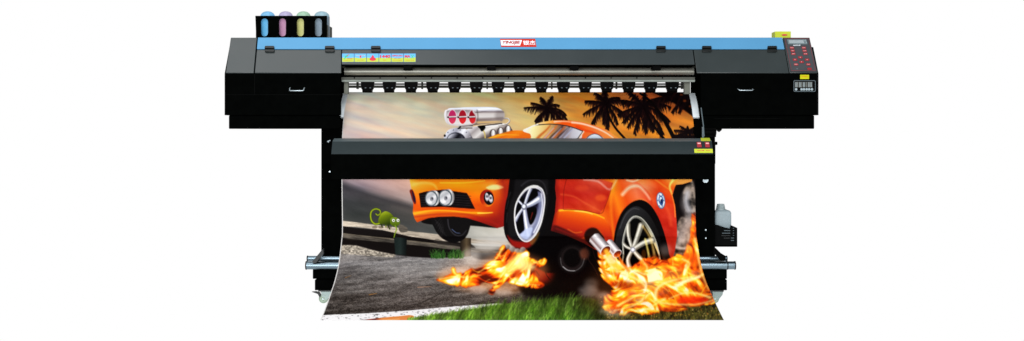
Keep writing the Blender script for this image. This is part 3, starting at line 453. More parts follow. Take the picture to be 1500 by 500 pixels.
    # exhaust pipes
    for (bx, by, ex, ey, r) in ((891, 356, 904, 372, 7.6), (870, 348, 887, 367, 9.6)):
        dx, dy = ex-bx, ey-by; L = math.hypot(dx, dy); ux, uy = dx/L, dy/L; nx, ny = -uy, ux; r2 = r*.95
        stroke([(bx-ux*3, by-uy*3), (bx+ux*6, by+uy*6)], r*2+5, r*2+4, (16, 3, 3), f=2.5, sm=False, a=.9) if r > 8 else None
        fill([(bx+nx*r2, by+ny*r2), (ex+nx*r, ey+ny*r), (ex-nx*r, ey-ny*r), (bx-nx*r2, by-ny*r2), (bx-nx*r*.5-ux*3, by-ny*r*.5-uy*3), (bx+nx*r*.5-ux*3, by+ny*r*.5-uy*3)],
             lg(bx+nx*r, by+ny*r, bx-nx*r, by-ny*r, (0, (120, 90, 88)), (.15, (226, 222, 224)), (.3, (132, 110, 110)), (.5, (214, 210, 214)), (.65, (252, 252, 254)), (.8, (170, 166, 170)), (1, (90, 80, 82))), f=.9, sm=False)
        rot = math.atan2(uy, ux); ell(ex, ey, r*.62, r, (226, 222, 222), rot=rot, f=.9); ell(ex+.3, ey+.3, r*.5, r*.84, lg(ex, ey-r, ex, ey+r, (0, (40, 10, 10)), (.6, (150, 50, 14)), (1, (236, 130, 30))), rot=rot, f=1)
    stroke([(888, 368), (896, 382), (906, 392)], 7, 9, (255, 190, 60), f=4, a=.85); stroke([(906, 374), (912, 386), (920, 396)], 3, 5, (240, 110, 20), f=3, a=.8); stroke([(882, 372), (883, 392), (890, 410)], 3, 6, (240, 120, 16), f=3.5, a=.85)
    ell(896, 380, 7, 7, (255, 236, 210), f=4, a=.45)

def paint_grass():
    R = random.Random(12)
    # dark scorched grass on the right
    fill([(850, 440), (880, 444), (900, 456), (950, 459), (1000, 450), (1050, 440), (1080, 446), (1080, 480), (840, 480)], lambda X, Y: (noise(X, Y, 5, 3, 61, 3)*1.3-.1)[..., None]*np.array([96, 88, 36], np.float32), f=4, sm=False)
    for k in range(900):
        x = R.uniform(868, 1070); y = R.uniform(452, 473); h = R.uniform(3, 9); c = R.choice([(120, 112, 50), (70, 66, 26), (150, 136, 66), (44, 40, 16), (30, 26, 14), (96, 96, 40)])
        stroke([(x, y), (x+R.uniform(-2, 3.5), y-h)], .8, .3, c, f=.6, a=.8, sm=False)
    for k in range(80):
        x = R.uniform(855, 1062); y = R.uniform(430 if x < 890 else 450, 468); ell(x, y, .6, .6, R.choice([(255, 190, 90), (236, 150, 50), (255, 220, 150)]), f=.8, a=.8)
    # painted edge line
    fill([(455, 463), (480, 461.5), (540, 459), (600, 455), (660, 449.5), (730, 444.5), (745, 446), (720, 452), (660, 462), (600, 470), (540, 474), (455, 474)],
         lambda X, Y: np.clip(232-np.clip(noise(X, Y, 4, 1.6, 65, 3)*3-1.75, 0, 1)*190, 0, 255)[..., None]*np.array([1, .985, .99], np.float32), f=1.2, sm=False)
    fill([(525, 470), (560, 465.5), (588, 463), (600, 461.8), (606.5, 463.5), (604, 467), (596, 472), (520, 474)], lg(540, 462, 552, 474, (0, (66, 16, 10)), (.35, (150, 50, 26)), (.6, (96, 26, 14)), (1, (210, 130, 70))), f=1)
    stroke([(560, 469.5), (585, 467.5)], 1.2, .8, (236, 190, 130), f=1.4, a=.8)
    # green
    top = [(598, 468), (640, 461), (680, 455), (715, 449), (740, 445), (790, 440), (830, 436), (868, 437), (880, 446)]
    fill(top+[(890, 480), (590, 480)], lambda X, Y: (noise(X, Y, 5, 6, 66, 3, .4)*.8+.42)[..., None]*grid([600, 700, 780, 860, 890], [440, 470], [[(140, 160, 70), (104, 134, 44), (80, 104, 36), (50, 56, 26), (50, 46, 22)], [(138, 172, 56), (104, 148, 34), (88, 146, 34), (60, 104, 30), (70, 70, 30)]])(X, Y), f=3, sm=False)
    for k in range(2600):
        x = R.uniform(596, 885); t = (x-600)/275
        yt = np.interp(x, [p[0] for p in top], [p[1] for p in top]); y = R.uniform(yt+1, 474); h = R.uniform(4, 12)*(.5+.5*min(1, t*2)); lean = R.uniform(-1, 7)
        g = R.uniform(.5, 1.15)*(.7+.45*math.sin(x*.11+y*.05)**2)*(.75+.35*(y-436)/38); c = np.array(R.choice([(118, 160, 44), (92, 138, 34), (138, 176, 70), (66, 106, 26), (150, 184, 90)]))*g
        if x > 835: c = c*max(.35, 1-(x-835)/70)
        stroke([(x, y), (x+lean*.35, y-h*.6), (x+lean, y-h)], .9, .25, tuple(np.clip(c, 0, 255)), f=.6, a=.8, sm=False)

def paint_art():
    paint_sky(); paint_palms(); paint_engine(); paint_back(); paint_roof(); paint_chameleon(); paint_car(); paint_grass(); paint_fire()
    # fire and grass are softly focused
    B_ = np.stack([blur(ART[..., k], 3) for k in range(3)], -1)
    m_ = np.maximum(full_mask([(636, 410), (735, 355), (800, 372), (800, 425), (720, 435)], 8, False), np.maximum(full_mask([(872, 368), (915, 384), (1000, 370), (1016, 325), (1050, 445), (940, 462), (880, 452)], 8, False), .85*full_mask([(590, 474), (740, 438), (880, 430), (1080, 440), (1080, 480)], 8, False)))[..., None]*.75
    ART[:] = ART*(1-m_)+B_*m_
    for x, y, rx, ry, a in ((950, 412, 85, 40, .3), (730, 400, 80, 28, .22), (885, 440, 30, 14, .25), (1010, 375, 16, 50, .3)): ell(x, y, rx, ry, (120, 54, 12), f=36, a=a, mode='add')
    # a touch more contrast and colour, like a dense ink print
    t = ART/255; t = np.clip(t, 0, 1); t = t*.75+(t*t*(3-2*t))*.25; l = t.mean(-1, keepdims=True); ART[:] = np.clip(l+(t-l)*1.0, 0, 1)*255
    # soft grain of the print
    n = (np.random.RandomState(9).rand(AH, AW, 1).astype(np.float32)-.5)*5
    return np.clip(ART+n, 0, 255)
# ------------------------------------------------------------------ scene
import bpy, bmesh
from mathutils import Vector, Matrix
FPX = 1620.0; DIST = 5.0; EYE = .78; HY = 190.0; HX = 750.0       # lens (px), camera distance, eye height, principal point
def P(px, py, Y): d = DIST+Y; return Vector(((px-HX)*d/FPX, Y, EYE+(HY-py)*d/FPX))
def U(Y): return (DIST+Y)/FPX
sc = bpy.context.scene; COL = sc.collection

# ---- materials
def s2l(c): return tuple(((x/255)/12.92 if x/255 <= .04045 else ((x/255+.055)/1.055)**2.4) for x in c)
def mat(name, rgb, rough=.5, metal=0, spec=.5, var=.12, scale=30, bump=0, srgb=True, coat=0, trans=0, emis=None):
    m = bpy.data.materials.new(name); m.use_nodes = True; nt = m.node_tree; N = nt.nodes; L = nt.links; b = N['Principled BSDF']
    c = s2l(rgb) if srgb else rgb
    tc = N.new('ShaderNodeTexCoord'); no = N.new('ShaderNodeTexNoise'); no.inputs['Scale'].default_value = scale; no.inputs['Detail'].default_value = 5
    L.new(tc.outputs['Object'], no.inputs['Vector'])
    mr = N.new('ShaderNodeMapRange'); mr.inputs['From Min'].default_value = .3; mr.inputs['From Max'].default_value = .7; mr.inputs['To Min'].default_value = 1-var; mr.inputs['To Max'].default_value = 1+var
    L.new(no.outputs['Fac'], mr.inputs['Value'])
    mx = N.new('ShaderNodeVectorMath'); mx.operation = 'SCALE'; mx.inputs[0].default_value = c; L.new(mr.outputs['Result'], mx.inputs['Scale']); L.new(mx.outputs['Vector'], b.inputs['Base Color'])
    b.inputs['Roughness'].default_value = rough; b.inputs['Metallic'].default_value = metal; b.inputs['Specular IOR Level'].default_value = spec; b.inputs['Coat Weight'].default_value = coat
    rr = N.new('ShaderNodeMapRange'); rr.inputs['To Min'].default_value = max(0, rough-.06); rr.inputs['To Max'].default_value = min(1, rough+.06); L.new(no.outputs['Fac'], rr.inputs['Value']); L.new(rr.outputs['Result'], b.inputs['Roughness'])
    if bump:
        n2 = N.new('ShaderNodeTexNoise'); n2.inputs['Scale'].default_value = 900; L.new(tc.outputs['Object'], n2.inputs['Vector'])
        bp = N.new('ShaderNodeBump'); bp.inputs['Strength'].default_value = bump; bp.inputs['Distance'].default_value = .0004; L.new(n2.outputs['Fac'], bp.inputs['Height']); L.new(bp.outputs['Normal'], b.inputs['Normal'])
    if trans:
        out = N['Material Output']; t = N.new('ShaderNodeBsdfTranslucent'); L.new(mx.outputs['Vector'], t.inputs['Color']); ms = N.new('ShaderNodeMixShader'); ms.inputs['Fac'].default_value = trans
        L.new(b.outputs['BSDF'], ms.inputs[1]); L.new(t.outputs['BSDF'], ms.inputs[2]); L.new(ms.outputs['Shader'], out.inputs['Surface'])
    return m
M = dict(
    grey=mat('lit_slope_coat', (.021, .029, .030), .38, spec=.62, var=.06, scale=9, bump=.25, srgb=False),  # same paint as the black fronts, overhead light put into its colour
    grey_mid=mat('lit_cover_coat', (.022, .030, .032), .38, spec=.62, var=.05, scale=7, bump=.25, srgb=False),  # front cover in that same paint, overhead light put into the colour
    black=mat('black_and_shaded_coat', (.0010, .0012, .0011), .6, spec=0, var=.2, bump=.2, srgb=False),  # also the cabinet fronts, whose shade is put into the colour
    dark=mat('dark_coat', (.002, .0022, .0022), .5, spec=.02, var=.2, bump=.2, srgb=False),
    barslope=mat('lit_bar_slope', (.016, .024, .026), .5, spec=.1, var=.07, scale=9, bump=.2, srgb=False),  # bar paint on its slope, made lighter for light from above
    barlip=mat('lit_bar_lip', (.085, .11, .118), .45, spec=.2, var=.05, srgb=False),  # same bar paint on the upturned lip, top light painted in stronger
    blue=mat('blue_coat', (82, 142, 183), .45, spec=.2, var=.03, scale=6, bump=.2),
    chrome=mat('polished_tube', (118, 136, 146), .32, 1, var=.01, scale=4), steel=mat('brushed_steel', (118, 118, 112), .42, 1, var=.1, scale=60),
    lip=mat('strip_lip_metal', (122, 128, 122), .6, .1, spec=.1), beam=mat('aluminium_beam', (160, 160, 150), .5, .6, var=.08, scale=20), strip=mat('strip_metal', (74, 75, 70), .6, .1, spec=.1, var=.1, scale=20), bolt=mat('bolt_metal', (176, 190, 196), .35, .6),
    rearbar=mat('rear_bar_metal', (96, 98, 90), .6, 0, spec=.1), platen=mat('platen_aluminium', (240, 250, 255), .5, 0, var=.03),
    plastic=mat('black_plastic', (.0016, .0016, .0016), .4, spec=.01, srgb=False), hinge=mat('hinge_plastic', (.010, .012, .012), .35, spec=.3, srgb=False), rubber=mat('rubber', (.012, .012, .012), .8, spec=.1, srgb=False),
    red=mat('red_button', (146, 34, 42), .4, var=.05), redline=mat('red_line', (104, 44, 48), .6), redtxt2=mat('deep_red_ink', (160, 30, 18), .7, spec=.1), redtxt=mat('red_ink', (200, 60, 76), .7, spec=.1), logored=mat('logo_red', (186, 48, 32), .5, spec=.1, var=.03), white=mat('white_ink', (236, 244, 250), .6, spec=.1, var=.02), pink=mat('pale_ink', (224, 168, 168), .6, spec=.1),
    panel=mat('panel_film', (66, 68, 72), .4, spec=.3, var=.05), lcd=mat('lcd_glass', (150, 160, 164), .25, spec=.5, var=.12, scale=200), lcdframe=mat('lcd_frame', (104, 118, 122), .4),
    skyb=mat('label_blue', (98, 172, 216), .5, spec=.1, var=.04), lime=mat('label_lime', (176, 192, 76), .5, spec=.1, var=.04), green=mat('green_ink', (70, 180, 130), .6, spec=.1), edgeb=mat('label_edge', (86, 104, 150), .5, spec=.1),
    yellow=mat('yellow_label', (186, 198, 58), .5, spec=.1, var=.04), amber=mat('amber_ink', (196, 140, 20), .6, spec=.1), yellow2=mat('bright_yellow_label', (178, 180, 16), .5, spec=.1),
    led=mat('panel_icons', (140, 156, 162), .5), icon=mat('icon_grey', (78, 82, 78), .5), bottle_w=mat('milky_plastic', (168, 184, 190), .4, spec=.3, trans=.35, var=.03), cap=mat('milky_neck', (160, 174, 176), .45, trans=.3),
    caster=mat('pale_caster_nylon', (150, 168, 150), .45, trans=.1), fork=mat('zinc_fork', (128, 142, 140), .4, .7), olive=mat('olive_side', (58, 62, 52), .6, spec=.1),
    hose=mat('grey_hose', (70, 84, 90), .5), backsheet=mat('sheet_white', (232, 234, 236), .5, spec=.1), )
INK = [mat('ink_bottle_blue', (104, 186, 232), .4, spec=.3, trans=.3, var=.05), mat('ink_bottle_pink', (196, 146, 178), .4, spec=.3, trans=.3, var=.05), mat('ink_bottle_yellow', (206, 206, 134), .4, spec=.3, trans=.3, var=.05), mat('ink_bottle_grey', (136, 154, 168), .4, spec=.3, trans=.3, var=.05)]
CAPM = [mat('cap_blue', (150, 212, 246), .4, trans=.5), mat('cap_lilac', (206, 200, 232), .4, trans=.5), mat('cap_green', (186, 222, 200), .4, trans=.5), mat('cap_pale', (182, 214, 226), .4, trans=.5)]

# ---- objects
def root(name, label, cat, loc, group=None):
    o = bpy.data.objects.new(name, None); COL.objects.link(o); o.location = loc; o['label'] = label; o['category'] = cat; o.empty_display_size = .05
    if group: o['group'] = group
    return o
def origin(o):
    v = Vector((0, 0, 0))
    while o is not None: v += o.location; o = o.parent
    return v
class MB:
    def __init__(s): s.v = []; s.f = []; s.mi = []; s.sm = []
    def add(s, vs, fs, mi=0, smooth=False):
        b = len(s.v); s.v += [Vector(v) for v in vs]
        for f in fs: s.f.append([b+i for i in f]); s.mi.append(mi); s.sm.append(smooth)
        return s
    def box(s, a, b, mi=0):
        x0, y0, z0 = a; x1, y1, z1 = b
        return s.add([(x0, y0, z0), (x1, y0, z0), (x1, y1, z0), (x0, y1, z0), (x0, y0, z1), (x1, y0, z1), (x1, y1, z1), (x0, y1, z1)],
                     [(0, 3, 2, 1), (4, 5, 6, 7), (0, 1, 5, 4), (1, 2, 6, 5), (2, 3, 7, 6), (3, 0, 4, 7)], mi)
    def pbox(s, x0, y0, x1, y1, Yf, Yb, mi=0):                     # box whose front face spans these picture measures at depth Yf
        a = P(x0, y1, Yf); b = P(x1, y0, Yf); return s.box((a.x, Yf, a.z), (b.x, Yb, b.z), mi)
    def prism(s, prof, x0, x1, mis=None, caps=0):                  # profile of (Y,z) carried along X
        n = len(prof); vs = [(x0, y, z) for y, z in prof]+[(x1, y, z) for y, z in prof]
        for i in range(n): s.add([vs[i], vs[(i+1) % n], vs[n+(i+1) % n], vs[n+i]], [(0, 1, 2, 3)], (mis[i] if mis else 0))
        s.add(vs[:n], [tuple(range(n))[::-1]], caps); s.add(vs[n:], [tuple(range(n))], caps); return s
    def slab(s, pts, dirv, mi=0, side=None):                       # polygon carried along dirv
        n = len(pts); d = Vector(dirv); vs = [Vector(p) for p in pts]; w = [v-d for v in vs]
        s.add(vs, [tuple(range(n))], mi); s.add(w, [tuple(range(n))[::-1]], mi)
        for i in range(n): j = (i+1) % n; s.add([vs[i], vs[j], w[j], w[i]], [(3, 2, 1, 0)], mi if side is None else side)
        return s
    def tube(s, pts, r, seg=12, mi=0, cap=True):
        pts = [Vector(p) for p in pts]; rs = r if isinstance(r, (list, tuple)) else [r]*len(pts); rings = []
        for i, p in enumerate(pts):
            t = (pts[min(i+1, len(pts)-1)]-pts[max(i-1, 0)]).normalized(); a = t.cross(Vector((0, 0, 1)) if abs(t.z) < .9 else Vector((0, 1, 0))).normalized(); b = t.cross(a)
            rings.append([p+(a*math.cos(q)+b*math.sin(q))*rs[i] for q in [2*math.pi*k/seg for k in range(seg)]])
        vs = [v for r_ in rings for v in r_]; fs = []
        for i in range(len(pts)-1):
            for k in range(seg): fs.append((i*seg+k, i*seg+(k+1) % seg, (i+1)*seg+(k+1) % seg, (i+1)*seg+k))
        s.add(vs, fs, mi, True)
        if cap: s.add(rings[0], [tuple(range(seg))[::-1]], mi); s.add(rings[-1], [tuple(range(seg))], mi)
        return s
    def lathe(s, c, prof, seg=32, mi=0, sx=1, sy=1):               # profile of (r, z) about a vertical axis
        c = Vector(c); vs = [c+Vector((r*math.cos(2*math.pi*k/seg)*sx, r*math.sin(2*math.pi*k/seg)*sy, z)) for r, z in prof for k in range(seg)]
        fs = [(i*seg+k, i*seg+(k+1) % seg, (i+1)*seg+(k+1) % seg, (i+1)*seg+k) for i in range(len(prof)-1) for k in range(seg)]
        return s.add(vs, fs, mi, True)
    def build(s, name, m, parent=None, bevel=0, label=None, cat=None, seg=2):
        me = bpy.data.meshes.new(name); o0 = origin(parent) if parent else Vector((0, 0, 0))
        lo = Vector([min(v[i] for v in s.v) for i in range(3)]); hi = Vector([max(v[i] for v in s.v) for i in range(3)]); c = (lo+hi)/2
        me.from_pydata([tuple(v-c) for v in s.v], [], s.f); ms = m if isinstance(m, (list, tuple)) else [m]
        for q in ms: me.materials.append(q)
        me.polygons.foreach_set('material_index', s.mi); me.polygons.foreach_set('use_smooth', s.sm); me.update()
        bm = bmesh.new(); bm.from_mesh(me); bmesh.ops.remove_doubles(bm, verts=bm.verts, dist=1e-5); bmesh.ops.recalc_face_normals(bm, faces=bm.faces); bm.to_mesh(me); bm.free(); me.set_sharp_from_angle(angle=math.radians(38))
        o = bpy.data.objects.new(name, me); COL.objects.link(o); o.parent = parent; o.location = c-o0
        if bevel:
            b = o.modifiers.new('bevel', 'BEVEL'); b.width = bevel; b.segments = seg; b.limit_method = 'ANGLE'; b.angle_limit = .6
        if label: o['label'] = label
        if cat: o['category'] = cat
        return o

# ---- the sloping front of the top housing and its upright front
YF = -.05; Z108 = P(0, 108, YF).z; YT = .06; Z56 = P(0, 56, YT).z; KS = (Z56-Z108)/(YT-YF); SN = Vector((0, -KS, 1)).normalized()
def SL(px, py, off=0):
    a = (HY-py)/FPX; Y = (DIST*a+EYE-Z108+KS*YF)/(KS-a) if abs(KS-a) > 1e-6 else YF
    return P(px, py, Y)+SN*off
def FR(px, py, off=0): return P(px, py, YF)-Vector((0, off, 0))
def spoly(mb, surf, pts, off, th, mi=0): return mb.slab([surf(x, y, off) for x, y in pts], ((SN*th) if surf is SL else Vector((0, -th, 0))), mi)
def stroke3(mb, surf, pts, w, off, mi=0, th=.0006):                # flat line of width w (px) on a surface
    for (x0, y0), (x1, y1) in zip(pts, pts[1:]):
        dx, dy = x1-x0, y1-y0; L = math.hypot(dx, dy)+1e-9; nx, ny = -dy/L*w/2, dx/L*w/2; ex, ey = dx/L*w/2, dy/L*w/2
        spoly(mb, surf, [(x0+nx-ex, y0+ny-ey), (x1+nx+ex, y1+ny+ey), (x1-nx+ex, y1-ny+ey), (x0-nx-ex, y0-ny-ey)], off, th, mi)
def text(body, cx, cy, h, surf, off, m, name, parent, w=None, shear=0, bold=0):
    c = bpy.data.curves.new('t', 'FONT'); c.body = body; c.offset = bold; o = bpy.data.objects.new('t', c); COL.objects.link(o); bpy.context.view_layer.update()
    me = bpy.data.meshes.new_from_object(o.evaluated_get(bpy.context.evaluated_depsgraph_get())); bpy.data.objects.remove(o)
    vs = [v.co.copy() for v in me.vertices]; fs = [tuple(p.vertices) for p in me.polygons]; bpy.data.meshes.remove(me)
    x0 = min(v.x for v in vs); x1 = max(v.x for v in vs); y0 = min(v.y for v in vs); y1 = max(v.y for v in vs); k = h/(y1-y0); kx = k if w is None else w/(x1-x0)
    mb = MB(); mb.add([surf(cx+(v.x-(x0+x1)/2)*kx-shear*(v.y-(y0+y1)/2)*k, cy-(v.y-(y0+y1)/2)*k, off) for v in vs], fs)
    return mb.build(name, m, parent)

# =============================== setting
m = bpy.data.materials.new('glowing_white_sweep'); m.use_nodes = True; N = m.node_tree.nodes; b = N['Principled BSDF']; b.inputs['Base Color'].default_value = (0, 0, 0, 1); b.inputs['Specular IOR Level'].default_value = 0
b.inputs['Emission Strength'].default_value = 1.0; b.inputs['Emission Color'].default_value = (1, 1, 1, 1)  # whole sweep glows, added to keep the ground white and free of shadows
mb = MB(); prof = [(-2.2, 0)]+[(3.0, 0)]+[(3.0+1.5*math.sin(a), 1.5-1.5*math.cos(a)) for a in [math.pi/2*k/16 for k in range(1, 17)]]+[(4.5, 6.5)]
for (a, za), (c_, zc) in zip(prof, prof[1:]): mb.add([(-9, a, za), (9, a, za), (9, c_, zc), (-9, c_, zc)], [(0, 1, 2, 3)], 0, True)
o = mb.build('ground', m); o['kind'] = 'structure'

# =============================== printer
PR = root('wide_format_printer', 'wide black inkjet printer with a light blue top strip, standing on castored legs', 'printer', (P(760, 445, .2).x, .2, 0))
def part(mb, name, m, parent=None, bevel=0, label=None, seg=2): return mb.build(name, m, parent or PR, bevel, label, seg=seg)
YB = .45; ztop = Z56; zb = P(0, 169, YF).z; zb2 = P(0, 189, YF+.01).z
d8 = .010
def cab(x0, x1, xa, xb, label):
    mb = MB(); X0 = P(x0, 0, YF).x; X1 = P(x1, 0, YF).x
    left = x0 < 700; ym = YF+.03; zm = Z108+KS*(ym-YF)-.004
    mb.prism([(YF, zb), (YF, Z108), (ym, zm), (ym, zb)], X0, X1)                       # skin of the front
    I0, I1 = (X0, P(487, 0, ym).x) if left else (P(1036, 0, ym).x, X1)
    mb.prism([(ym, zb), (ym, zm), (YT+.004, ztop-.004), (YB, ztop-.004), (YB, zb)], I0, I1)
    A = P(xa, 0, YF+.01).x; B = P(xb, 0, YF+.01).x; A2, B2 = (A, P(487, 0, ym).x) if left else (P(1036, 0, ym).x, B)
    mb.prism([(YF+.01, zb2), (YF+.01, zb-.001), (ym, zb-.001), (ym, zb2)], A, B)
    mb.prism([(ym, zb2), (ym, zb-.001), (YB-.01, zb-.001), (YB-.01, zb2)], A2, B2)
    return part(mb, 'cabinet', M['black'], bevel=.004, label=label)
CL = cab(331, 498.6, 335, 498.6, 'left cabinet, wholly black below its sloping lid'); CR = cab(1026.6, 1196, 1030, 1193, 'right cabinet with the control panel above it')
for xa, xb in ((329, 330.8), (1196.3, 1199)):                     # end plates stand a little proud of the cabinets
    A = P(xa, 0, YF).x; B = P(xb, 0, YF).x; z69 = P(0, 69, YF+.08).z
    part(MB().prism([(YF-.001, zb), (YF-.001, Z108), (YF+.085, z69), (YB, z69), (YB, zb)], A, B), 'end_plate', M['dark'], bevel=.001)
# seams and handles
for par, y, x0, x1 in ((CL, 139, 331, 499), (CR, 174, 1046, 1145)):
    part(MB().pbox(x0, y-.25, x1, y+.25, YF-.0008, YF+.002), 'seam', M['dark'], par)
part(MB().pbox(373-.3, 108.5, 373+.3, 139, YF-.0009, YF+.002), 'seam', M['dark'], CL)
for par, x0, x1, yt, yb in ((CL, 425.2, 446.3, 128.8, 133.4), (CR, 1080.6, 1102, 130.6, 132.8)):
    pts = [FR(x0, yt, 0), FR(x0, yt+.6, .012), FR(x0+.4, yb-1, .02), FR(x0+1.6, yb, .022), FR(x1-1.6, yb, .022), FR(x1-.4, yb-1, .02), FR(x1, yt+.6, .012), FR(x1, yt, 0)]
    part(MB().tube(pts, .0022 if par is CL else .0021, 10), 'handle', M['bolt'], par)
# centre bridge housing
zl = SL(0, 96.6).z; yl = SL(0, 96.6).y
mb = MB().prism([(yl+.004, zl), (yl+.004, zl+.004), (YT+.004, ztop-.004), (YB, ztop-.004), (YB, zl)], P(500.4, 0, YF).x, P(1020.6, 0, YF).x)
part(mb, 'bridge_housing', M['black'], bevel=.002)
# lids on the slope
def lid(name, pts, m, bevel=.0016, off=.004, th=.006, label=None): return part(spoly(MB(), SL, pts, off, th), name, m, bevel=bevel, label=label)
lid('end_cover', [(338.3, 56), (376.6, 56), (371.8, 107.6), (331, 107.6)], M['grey'])
lid('blue_strip', [(378.2, 56), (1145.6, 56), (1149, 72.9), (376.6, 72.9)], M['blue'], .001, .0046)
LID_L = lid('side_lid', [(376.5, 74), (500.2, 74), (499.8, 107.6), (373.4, 107.6)], M['grey'])
lid('front_cover', [(501.2, 74), (1014.6, 74), (1017.6, 95.2), (500.6, 95.2)], M['grey_mid'])
LID_R = lid('side_lid', [(1015.8, 74), (1149.3, 74), (1155.4, 107.6), (1020.8, 107.6)], M['grey'])
EC = lid('end_cover', [(1146.6, 56), (1185.6, 56), (1197.4, 107.6), (1156.4, 107.6)], M['grey'])
for x in (395.4, 483.4, 550.8, 967.8, 1034.8, 1130.5):
    h = part(spoly(MB(), SL, [(x-6.4, 69.6), (x+6.4, 69.6), (x+7, 71.2), (x+7, 76.8), (x+6.2, 78), (x-6.2, 78), (x-7, 76.8), (x-7, 71.2)], .012, .008), 'hinge', M['hinge'], bevel=.001)
    part(MB().tube([SL(x-6.6, 74, .013), SL(x+6.6, 74, .013)], .0028, 10), 'hinge_pin', M['plastic'], h)
# badge
bd = part(spoly(MB(), SL, [(732.4, 58.1), (783.9, 58.1), (785.8, 70), (734.2, 70)], .0056, .0009), 'badge', M['logored'])
part(spoly(MB(), SL, [(733.2, 60.2), (764.6, 60.2), (761.8, 68), (734.6, 68)], .0062, .0005), 'badge_field', M['white'], bd)
text('YINGJIE', 748.3, 64.1, 5.8, SL, .0066, M['redtxt2'], 'lettering', bd, w=26.4, shear=-.1, bold=.05)
text('银杰', 775.2, 64.1, 6.6, SL, .0064, M['white'], 'lettering', bd, w=18.2, bold=.012)
# row of six feature labels
tiles = []
for i in range(6):
    x0 = 501.5+18.05*i; x1 = x0+17.1; xm = (x0+x1)/2
    t = part(spoly(MB(), SL, [(x0-.35, 79.5), (x1+.35, 79.5), (x1+.35, 92.3), (x0-.35, 92.3)], .0052, .001), 'feature_label', M['edgeb']); tiles.append(t)
    wv = [(x0+(x1-x0)*k/12, 85.6+(.9 if i != 4 else 1.3)*math.sin(math.pi*k/12)-(.5 if i == 5 else 0)*k/12) for k in range(13)]
    part(spoly(MB(), SL, [(x0, 79.9)]+[(x1, 79.9)]+wv[::-1], .0056, .0003), 'blue_field', M['skyb'], t); part(spoly(MB(), SL, wv+[(x1, 91.9), (x0, 91.9)], .0056, .0003), 'lime_field', M['lime'], t)
T = lambda s, i, dx, y, h, m, w=None, bold=.01: text(s, 510.05+18.05*i+dx, y, h, SL, .006, m, 'lettering', tiles[i], w=w, bold=bold)
mb = MB(); stroke3(mb, SL, [(505, 87.5), (507.5, 83.5), (510, 82)], 1.5, .006); stroke3(mb, SL, [(505.5, 84), (510, 84.6)], 1, .0061); part(mb, 'green_tick', M['green'], tiles[0]); mb = MB(); stroke3(mb, SL, [(508.5, 83.4), (511.6, 81.2)], .8, .0062); part(mb, 'red_tick', M['redtxt'], tiles[0])
T('YEAR', 0, 2.4, 87.2, 1.6, M['redtxt'], 8.5); T('WARRANTY', 0, 0, 90, 1.2, M['amber'], 13)
T('4', 1, 0, 84.3, 4.6, M['redtxt'], bold=.03); T('SUPER', 1, -4, 82.8, 1.3, M['pink'], 5); T('COLOR', 1, 4.4, 82.8, 1.3, M['pink'], 5); T('COLORS', 1, 0, 89.6, 1.3, M['amber'], 9)
part(spoly(MB(), SL, [(546.2, 81.6), (549, 85.6), (543.4, 85.6)], .006, .0004), 'red_triangle', M['redtxt'], tiles[2]); part(spoly(MB(), SL, [(546.2+4.8*math.cos(a), 88.1+2.4*math.sin(a)) for a in [2*math.pi*k/20 for k in range(20)]], .0062, .0004), 'red_oval', M['redtxt'], tiles[2]); T('LINE', 2, .2, 88.6, 1.7, M['white'], 6)
T('1440', 3, .2, 84, 4.6, M['redtxt'], 15, .045); T('DPI', 3, -.8, 89.6, 1.5, M['amber'], 4)
T('EPSON', 4, 0, 83, 2.4, M['redtxt'], 14.5, .035); T('PRINT HEAD', 4, 0, 86.8, 1.3, M['redtxt'], 10); T('DX5 DX7 HEADS', 4, 0, 89.8, 1.4, M['amber'], 13)
T('MA', 5, -3.2, 83.9, 4, M['redtxt'], 8.4, .05); T('X', 5, 4, 84.6, 5, M['green'], 4.6, .03); T('SPEED 18 M', 5, 0, 89.7, 1.4, M['amber'], 12)
# control panel
CP = part(spoly(MB(), SL, [(1148.2, 57), (1185, 57), (1195.8, 106), (1157.8, 106)], .0056, .001), 'control_panel', M['panel'])
mb = MB(); stroke3(mb, SL, [(1149.4, 57.9), (1184.2, 57.9), (1194.2, 104.8), (1159, 104.8), (1149.4, 57.9)], .7, .0062); part(mb, 'red_border', M['redline'], CP)
part(spoly(MB(), SL, [(1152.6, 59.2), (1180.6, 59.2), (1182.4, 66.2), (1154.2, 66.2)], .0066, .001), 'screen_frame', M['lcdframe'], CP); part(spoly(MB(), SL, [(1155, 60.4), (1176.4, 60.4), (1177.4, 64.8), (1155.9, 64.8)], .0072, .0005), 'screen', M['lcd'], CP)
mb = MB(); stroke3(mb, SL, [(1177.6, 61.4), (1180, 60.4), (1179.4, 62.8), (1181.2, 64)], .8, .0073); part(mb, 'white_mark', M['led'], CP)
text('LETOP', 1167, 67.8, 1.5, SL, .0062, M['white'], 'lettering', CP, w=10.5, bold=.03)
for k, (x, y) in enumerate([(1159.5, 71.6), (1177, 71.6), (1160.6, 76), (1178.1, 76), (1161.7, 80.5), (1179.4, 80.6), (1171.8, 85.6), (1164, 89), (1181.7, 89), (1173.6, 92.4), (1165.6, 96), (1183.6, 96), (1185.2, 102.4)]):
    bt = part(spoly(MB(), SL, [(x-3.2, y-1.5), (x+2.8, y-1.5), (x+3.3, y+1.4), (x-2.7, y+1.4)], .0078, .002), 'button', M['red'], CP, bevel=.0004)
    if k < 12:
        if k in (6, 7, 8, 9): part(spoly(MB(), SL, [(x-.8, y+.5), (x+.9, y+.5), (x, y-.7)] if k != 9 else [(x-.8, y-.5), (x+.9, y-.5), (x, y+.7)], .0081, .0002), 'button_mark', M['pink'], CP)
        else: text(['MENU', 'PAUSE', 'TEST', 'CLEAN', 'RESET', 'ENTER', '', '', '', '', 'FEED', 'STOP'][k], x, y, 1.3, SL, .0081, M['pink'], 'button_mark', CP, w=4.2, bold=.02)
